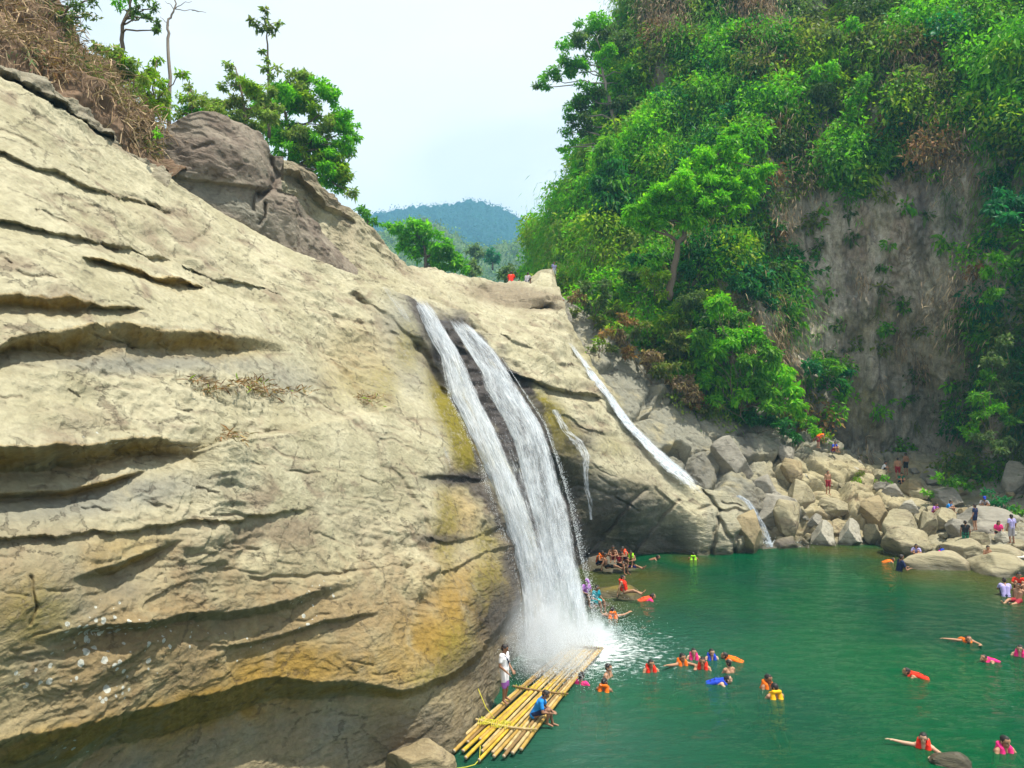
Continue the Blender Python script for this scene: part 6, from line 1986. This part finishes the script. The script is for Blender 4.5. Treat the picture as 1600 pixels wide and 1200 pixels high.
# --- in the pool: label, px, py of the waterline, pose, facing, vest, shirt, skin, size, extras
G_SW = 'swimmers in the pool'
for a in [
    ('swimmer in a bright pink top right beside the edge of the raft', 908, 1070, 'float', 150, None, 'pink', 1, .95, {}),
    ('bare shouldered swimmer upright in the water behind the orange vest near the raft', 950, 1060, 'tread', 60, None, None, 0, .95, dict(shorts='grey')),
    ('swimmer in an orange vest lowest and closest to the raft', 944, 1080, 'float', 160, 'orange', None, 1, .95, {}),
    ('lone swimmer in a coral red vest between the raft and the crowd of swimmers', 1017, 1050, 'float', 10, 'red', None, 0, 1.0, dict(eyes=True)),
    ('swimmer in a bright orange vest at the left end of the crowd in midpool', 1066, 1040, 'float_reach', 20, 'orange', None, 0, 1.0, {}),
    ('swimmer in a pink vest at the back of the crowd in midpool', 1084, 1030, 'float', -5, 'pink', None, 2, .9, {}),
    ('swimmer in a scarlet vest at the front of the crowd in midpool', 1098, 1046, 'float', -20, 'red', None, 0, 1.0, {}),
    ('swimmer in a royal blue vest at the back right of the crowd in midpool', 1112, 1031, 'float', 5, 'blue', None, 2, .9, {}),
    ('swimmer in an orange vest lying forward at the right end of the crowd', 1136, 1031, 'prone', 250, 'orange', None, 0, .9, {}),
    ('bare shouldered bather with dark hair behind the blue vested swimmer', 1139, 1052, 'tread', 200, None, None, 0, .85, dict(shorts='black')),
    ('swimmer in a blue vest stretched out with pale legs trailing left', 1133, 1068, 'prone', 75, 'blue', None, 2, .95, dict(shorts='tan')),
    ('swimmer in a red orange vest clinging behind a yellow vested partner', 1200, 1075, 'float', 30, 'orange', None, 1, 1.05, {}),
    ('swimmer in a yellow orange vest in front of the one clinging in midpool', 1211, 1090, 'float', 190, 'yellow', None, 0, 1.05, {}),
    ('swimmer in a red vest alone in the right half of the pool', 1421, 1056, 'prone', 250, 'red', None, 0, .9, {}),
    ('swimmer in an orange vest reaching one bare arm out to the left', 1512, 1004, 'prone_reach', -12, 'orange', None, 0, 1.0, {}),
    ('swimmer in a magenta vest right of the reaching arm with legs trailing behind', 1540, 1034, 'prone', -70, 'pink', None, 0, .9, dict(shorts='lilac')),
    ('swimmer in a pink vest cut by the right edge of the picture', 1594, 1026, 'float', -40, 'pink', None, 2, 1.0, {}),
    ('swimmer in a hot pink vest and tan shorts in the bottom right corner', 1570, 1176, 'float', 10, 'pink', None, 0, 1.05, dict(shorts='tan', eyes=True)),
    ('swimmer in a crimson vest beside the dark rock at the bottom of the pool', 1443, 1170, 'float_reach', -30, 'red', None, 2, 1.0, dict(eyes=True)),
    ('swimmer in an orange vest beyond the rocks at the foot of the waterfall', 1017, 937, 'prone', 100, 'coral', 'pink', 0, 1.0, {}),
    ('swimmer in an orange vest just right of the foot of the waterfall', 957, 964, 'float_reach', 180, 'orange', None, 0, 1.0, {}),
    ('swimmer in a lime green vest near the shaded rock wall of the overhang', 1083, 874, 'float', 170, 'lime', None, 1, 1.0, {}),
    ('swimmer with only a dark head showing in the shade right of the huddled group', 1026, 874, 'prone', 80, None, None, 1, .9, {}),
    ('bather in a navy shirt wading beside the long flat boulder', 1408, 892, 'tread', 90, None, 'navy', 1, 1.05, dict(shorts='navy', rise=.35)),
    ('swimmer in an orange and red vest left of the wading bather in navy', 1393, 878, 'prone', 90, 'orange', None, 0, .85, {}),
]:
    lb, x, y, pz, fc, ve, sh, sk, sz, ex = a
    ex = dict(ex)
    rise = ex.pop('rise', 0)
    person(lb, on_level(x, y) + np.array([0, 0, (.10 if pz.startswith('float') else .05) + rise]), pz, fc, sz * 1.14, sk, sh, ve and ex.pop('shorts', 'navy') or ex.pop('shorts', None), ve, group=G_SW, strap={'pink': 'maroon'}.get(ve, 'black'), **ex)


# --- on rocks by the fall and under the overhang
def at_depth(x, y, d):
    return unproj(x, y, d)


def rest(x, y, names, dz=0.0, dmin=None):
    """a seat or footing on the rock seen at px, py"""
    p, n = rock_at(names, x, y)
    return p + np.array([0, -.12, dz])


wl = lambda x, y, z: on_level(x, y, z)
for a in [
    ('person in a red orange vest sitting on the mossy rock with legs stretched out', wl(976, 928, .32), 'sit_back', 70, 'red', None, None, 0, 1.0, {}),
    ('person in turquoise shorts and a teal top stepping beside the waterfall foot', wl(929, 944, .25), 'sit', 40, None, 'teal', 'aqua', 1, 1.0, {}),
    ('person in a lilac purple top half hidden by the edge of the waterfall', wl(914, 934, .3), 'sit', 30, None, 'purple', 'black', 1, 1.0, dict(cap='purple')),
    ('person in an orange vest at the left end of the huddle under the overhang', wl(935, 884, .3), 'sit_hug', 45, 'orange', None, 'navy', 1, 1.0, {}),
    ('shirtless person second from the left in the huddle under the overhang', wl(948, 889, .25), 'sit_back', 80, None, None, 'black', 1, 1.0, {}),
    ('shirtless person with raised head in the middle of the huddle under the overhang', wl(958, 876, .65), 'sit_hug', -10, None, None, 'maroon', 1, 1.0, {}),
    ('person in a maroon shirt right of the middle of the huddle under the overhang', wl(968, 886, .3), 'sit', 35, None, 'maroon', 'black', 1, 1.0, {}),
    ('person in a coral vest right of the maroon shirt in the huddle under the overhang', wl(978, 878, .55), 'sit_hug', -50, 'coral', None, 'navy', 1, 1.0, {}),
    ('person in a lime green vest at the right end of the huddle under the overhang', wl(987, 884, .35), 'sit_hug', -20, 'lime', None, 'black', 1, 1.0, {}),
    ('person in blue shorts leaning into the water in front of the huddle', wl(984, 888, .15), 'sit_back', 60, None, None, 'blue', 1, .95, {}),
]:
    lb, p, pz, fc, ve, sh, so_, sk, sz, ex = a
    person(lb, p, pz, fc, sz, sk, sh, so_, ve, group='visitors on the wet rocks', **ex)

G_BK = 'visitors on the far bank'
for a in [
    ('shirtless person in red trunks standing on the sunlit rocks of the far bank', 1295, 770, 'stand', 10, None, None, 'maroon', 0, 1.0, {}),
    ('person in a blue top sitting above the one in red trunks', 1298, 716, 'sit_hug', 20, None, 'blue', 'maroon', 0, 1.0, {}),
    ('person in an orange vest bending over on the grey rocks left of the blue top', 1262, 712, 'bend', 100, 'orange', None, 'maroon', 0, .9, {}),
    ('shirtless person standing left of a pair at the foot of the cliff', 1403, 750, 'stand', 160, None, None, 'maroon', 0, 1.0, {}),
    ('shirtless dark trousered person standing right of a pair at the foot of the cliff', 1414, 750, 'stand', 190, None, None, 'black', 1, 1.0, {}),
    ('person in a green and blue top stooping in front of the shirtless pair', 1405, 760, 'sit_hug', 0, None, 'green', 'navy', 0, 1.0, {}),
    ('person in a white top stooping among the grey stones below the cliff', 1380, 738, 'sit_hug', 60, None, 'white', 'black', 0, 1.0, {}),
    ('person in a dusty pink top sitting among the grey boulders', 1457, 806, 'sit_hug', 30, None, 'purple', 'maroon', 0, 1.0, {}),
    ('person in a white and pale blue top sitting right of the dusty pink top', 1479, 806, 'sit_hug', 40, None, 'sky', 'white', 0, 1.0, {}),
    ('person with a bright blue cap sitting highest near the dark leafy plants', 1535, 800, 'sit_hug', -20, None, 'grey', 'black', 1, 1.1, dict(cap='blue')),
    ('person in a navy top walking down below the blue cap', 1521, 834, 'stand', -150, None, 'navy', 'navy', 0, .95, dict(leg=.5)),
    ('person in black clothes standing on the tan rocks behind the family', 1507, 862, 'stand', 160, None, 'black', 'green', 1, 1.0, dict(sleeve=.2, leg=.5)),
    ('long haired person in a pink top sitting on the broad grey slab', 1557, 838, 'sit', -10, None, 'pink', 'black', 0, 1.0, dict(long=True, leg=1.0)),
    ('person in a lilac shirt and pale trousers standing on the broad grey slab', 1580, 856, 'stand', 185, None, 'lilac', 'grey', 1, 1.0, dict(leg=1.0)),
    ('shirtless person in maroon trunks crouching behind the flat boulders', 1540, 880, 'sit', 0, None, None, 'maroon', 0, 1.0, {}),
    ('person in a lilac and navy top sitting at the water edge with the family', 1432, 872, 'sit_hug', -30, None, 'lilac', 'navy', 0, 1.0, dict(long=True)),
    ('shirtless child sitting in the shallows right of the family', 1448, 882, 'sit_hug', -60, None, None, 'navy', 0, .85, {}),
    ('person in a blue and pink vest sitting behind the long flat boulder', 1476, 878, 'sit_hug', 200, 'blue', 'pink', 'black', 0, 1.0, {}),
]:
    lb, x, y, pz, fc, ve, sh, so_, sk, sz, ex = a
    p = rest(x, min(y, float(SHORE_Y(x)) - 3), 'rocky_bank', .25 if pz.startswith('stand') else .2)
    if 'bending over' in lb:
        p = p + np.array([0, -1.3, .1])
    if lb.startswith('shirtless child') or 'family' in lb and 'water edge' in lb or 'behind the long flat' in lb:
        p = on_level(x, y, .1)
    person(lb, p, pz, fc, sz, sk, sh, so_, ve, group=G_BK, **ex)
for a in [
    ('person in a lilac top sitting in the shallows at the right edge', 1572, 936, 'sit_hug', 160, None, 'lilac', 'navy', 0, 1.1, {}),
    ('person in a red shirt behind the shallows group at the right edge', 1592, 924, 'sit_hug', -30, None, 'red', 'maroon', 0, 1.15, {}),
    ('shirtless person leaning forward in the shallows at the right edge', 1590, 944, 'sit_back', -60, None, None, 'maroon', 0, 1.1, {})]:
    lb, x, y, pz, fc, ve, sh, so_, sk, sz, ex = a
    person(lb, on_level(x, y, -.12), pz, fc, sz, sk, sh, so_, ve, group='bathers at the right edge', **ex)

# --- at the head of the falls
def crest(x):
    r = ROCKS['rock_shelf']
    i = int(round((x - r['xs'][0]) / (r['xs'][1] - r['xs'][0])))
    return r['P'][0, i].copy()


for a in [
    ('person in a red shirt sitting on the skyline of the slab with back turned', crest(798) + v3(0, .3, -.1), 'sit_hug', 170, None, 'red', 'maroon', 1, 1.15, {}),
    ('person in dark clothes sitting on the skyline right of the red shirt', crest(823) + v3(0, .2, -.05), 'sit_hug', 150, None, 'grey', 'black', 1, 1.05, {}),
    ('child with only the dark head showing between the two skyline sitters', crest(812) + v3(0, .5, -.45), 'sit_hug', 180, None, 'maroon', 'black', 1, .8, {}),
    ('person in a white and lilac top standing highest at the head of the valley', unproj(866, 437, 67), 'stand', 20, None, 'lilac', 'white', 0, .95, dict(leg=.9)),
    ('person in a lilac top with crossed legs resting above the head of the chute', unproj(874, 478, 56), 'sit_hug', 20, None, 'lilac', 'maroon', 1, 1.0, {}),
    ('person in dark clothes resting left of the lilac top above the chute', unproj(857, 474, 56.5), 'sit_hug', 50, None, 'black', 'black', 1, .95, {}),
]:
    lb, p, pz, fc, ve, sh, so_, sk, sz, ex = a
    person(lb, p, pz, fc, sz, sk, sh, so_, ve, group='visitors at the head of the falls', **ex)

# --- pale landing boards at the right edge
def landing():
    c = on_level(1600, 872, .45)
    root = empty('landing_stage', c)
    tag(root, 'pale flat board landing jutting in at the right edge behind the tan boulder', 'landing')
    g = Geo()
    M = plain('pale_board', (0.62, 0.58, 0.50), .8, .2, .15, 3)
    for k in range(6):
        y = k * .27
        q = [(-1.35 + .1 * k, y, .0), (3.2, y, .0), (3.2, y + .255, .0), (-1.27 + .1 * k, y + .255, .0)]
        v = [(a, b, z + dz) for dz in (0, .05) for (a, b, z) in q]
        f = Geo(); f.add(v, [(3, 2, 1, 0), (4, 5, 6, 7), (0, 1, 5, 4), (1, 2, 6, 5), (2, 3, 7, 6), (3, 0, 4, 7)])
        f.build('board', M, root, False)
    for (x, y) in ((-.8, .15), (1.2, .15), (-.4, 1.3), (1.6, 1.3)):
        f = Geo(); f.tube([(x, y, -.9), (x, y, -.004)], .05, 8); f.build('post', M_BARK, root)


landing()
# ------------------------------------------------------------------ the air
def haze():
    x0, x1, y0, y1, z0, z1 = -920, 920, -80, 1310, -5.2, 320
    V = np.array([[x0, y0, z0], [x1, y0, z0], [x1, y1, z0], [x0, y1, z0], [x0, y0, z1], [x1, y0, z1], [x1, y1, z1], [x0, y1, z1]], float)
    F = np.array([[0, 3, 2, 1], [4, 5, 6, 7], [0, 1, 5, 4], [1, 2, 6, 5], [2, 3, 7, 6], [3, 0, 4, 7]])
    m, t = new_mat('haze')
    v = t.n('ShaderNodeVolumePrincipled', {'Color': (0.32, 0.70, 1.0, 1), 'Density': HAZE, 'Anisotropy': 0.0})
    o = t.n('ShaderNodeOutputMaterial')
    t.link(v.outputs[0], o.inputs['Volume'])
    tag(mesh_np('haze', V, F, m, False), 'thin pale blue air filling the valley', 'haze', kind='stuff')


HAZE = 0.00042
haze()
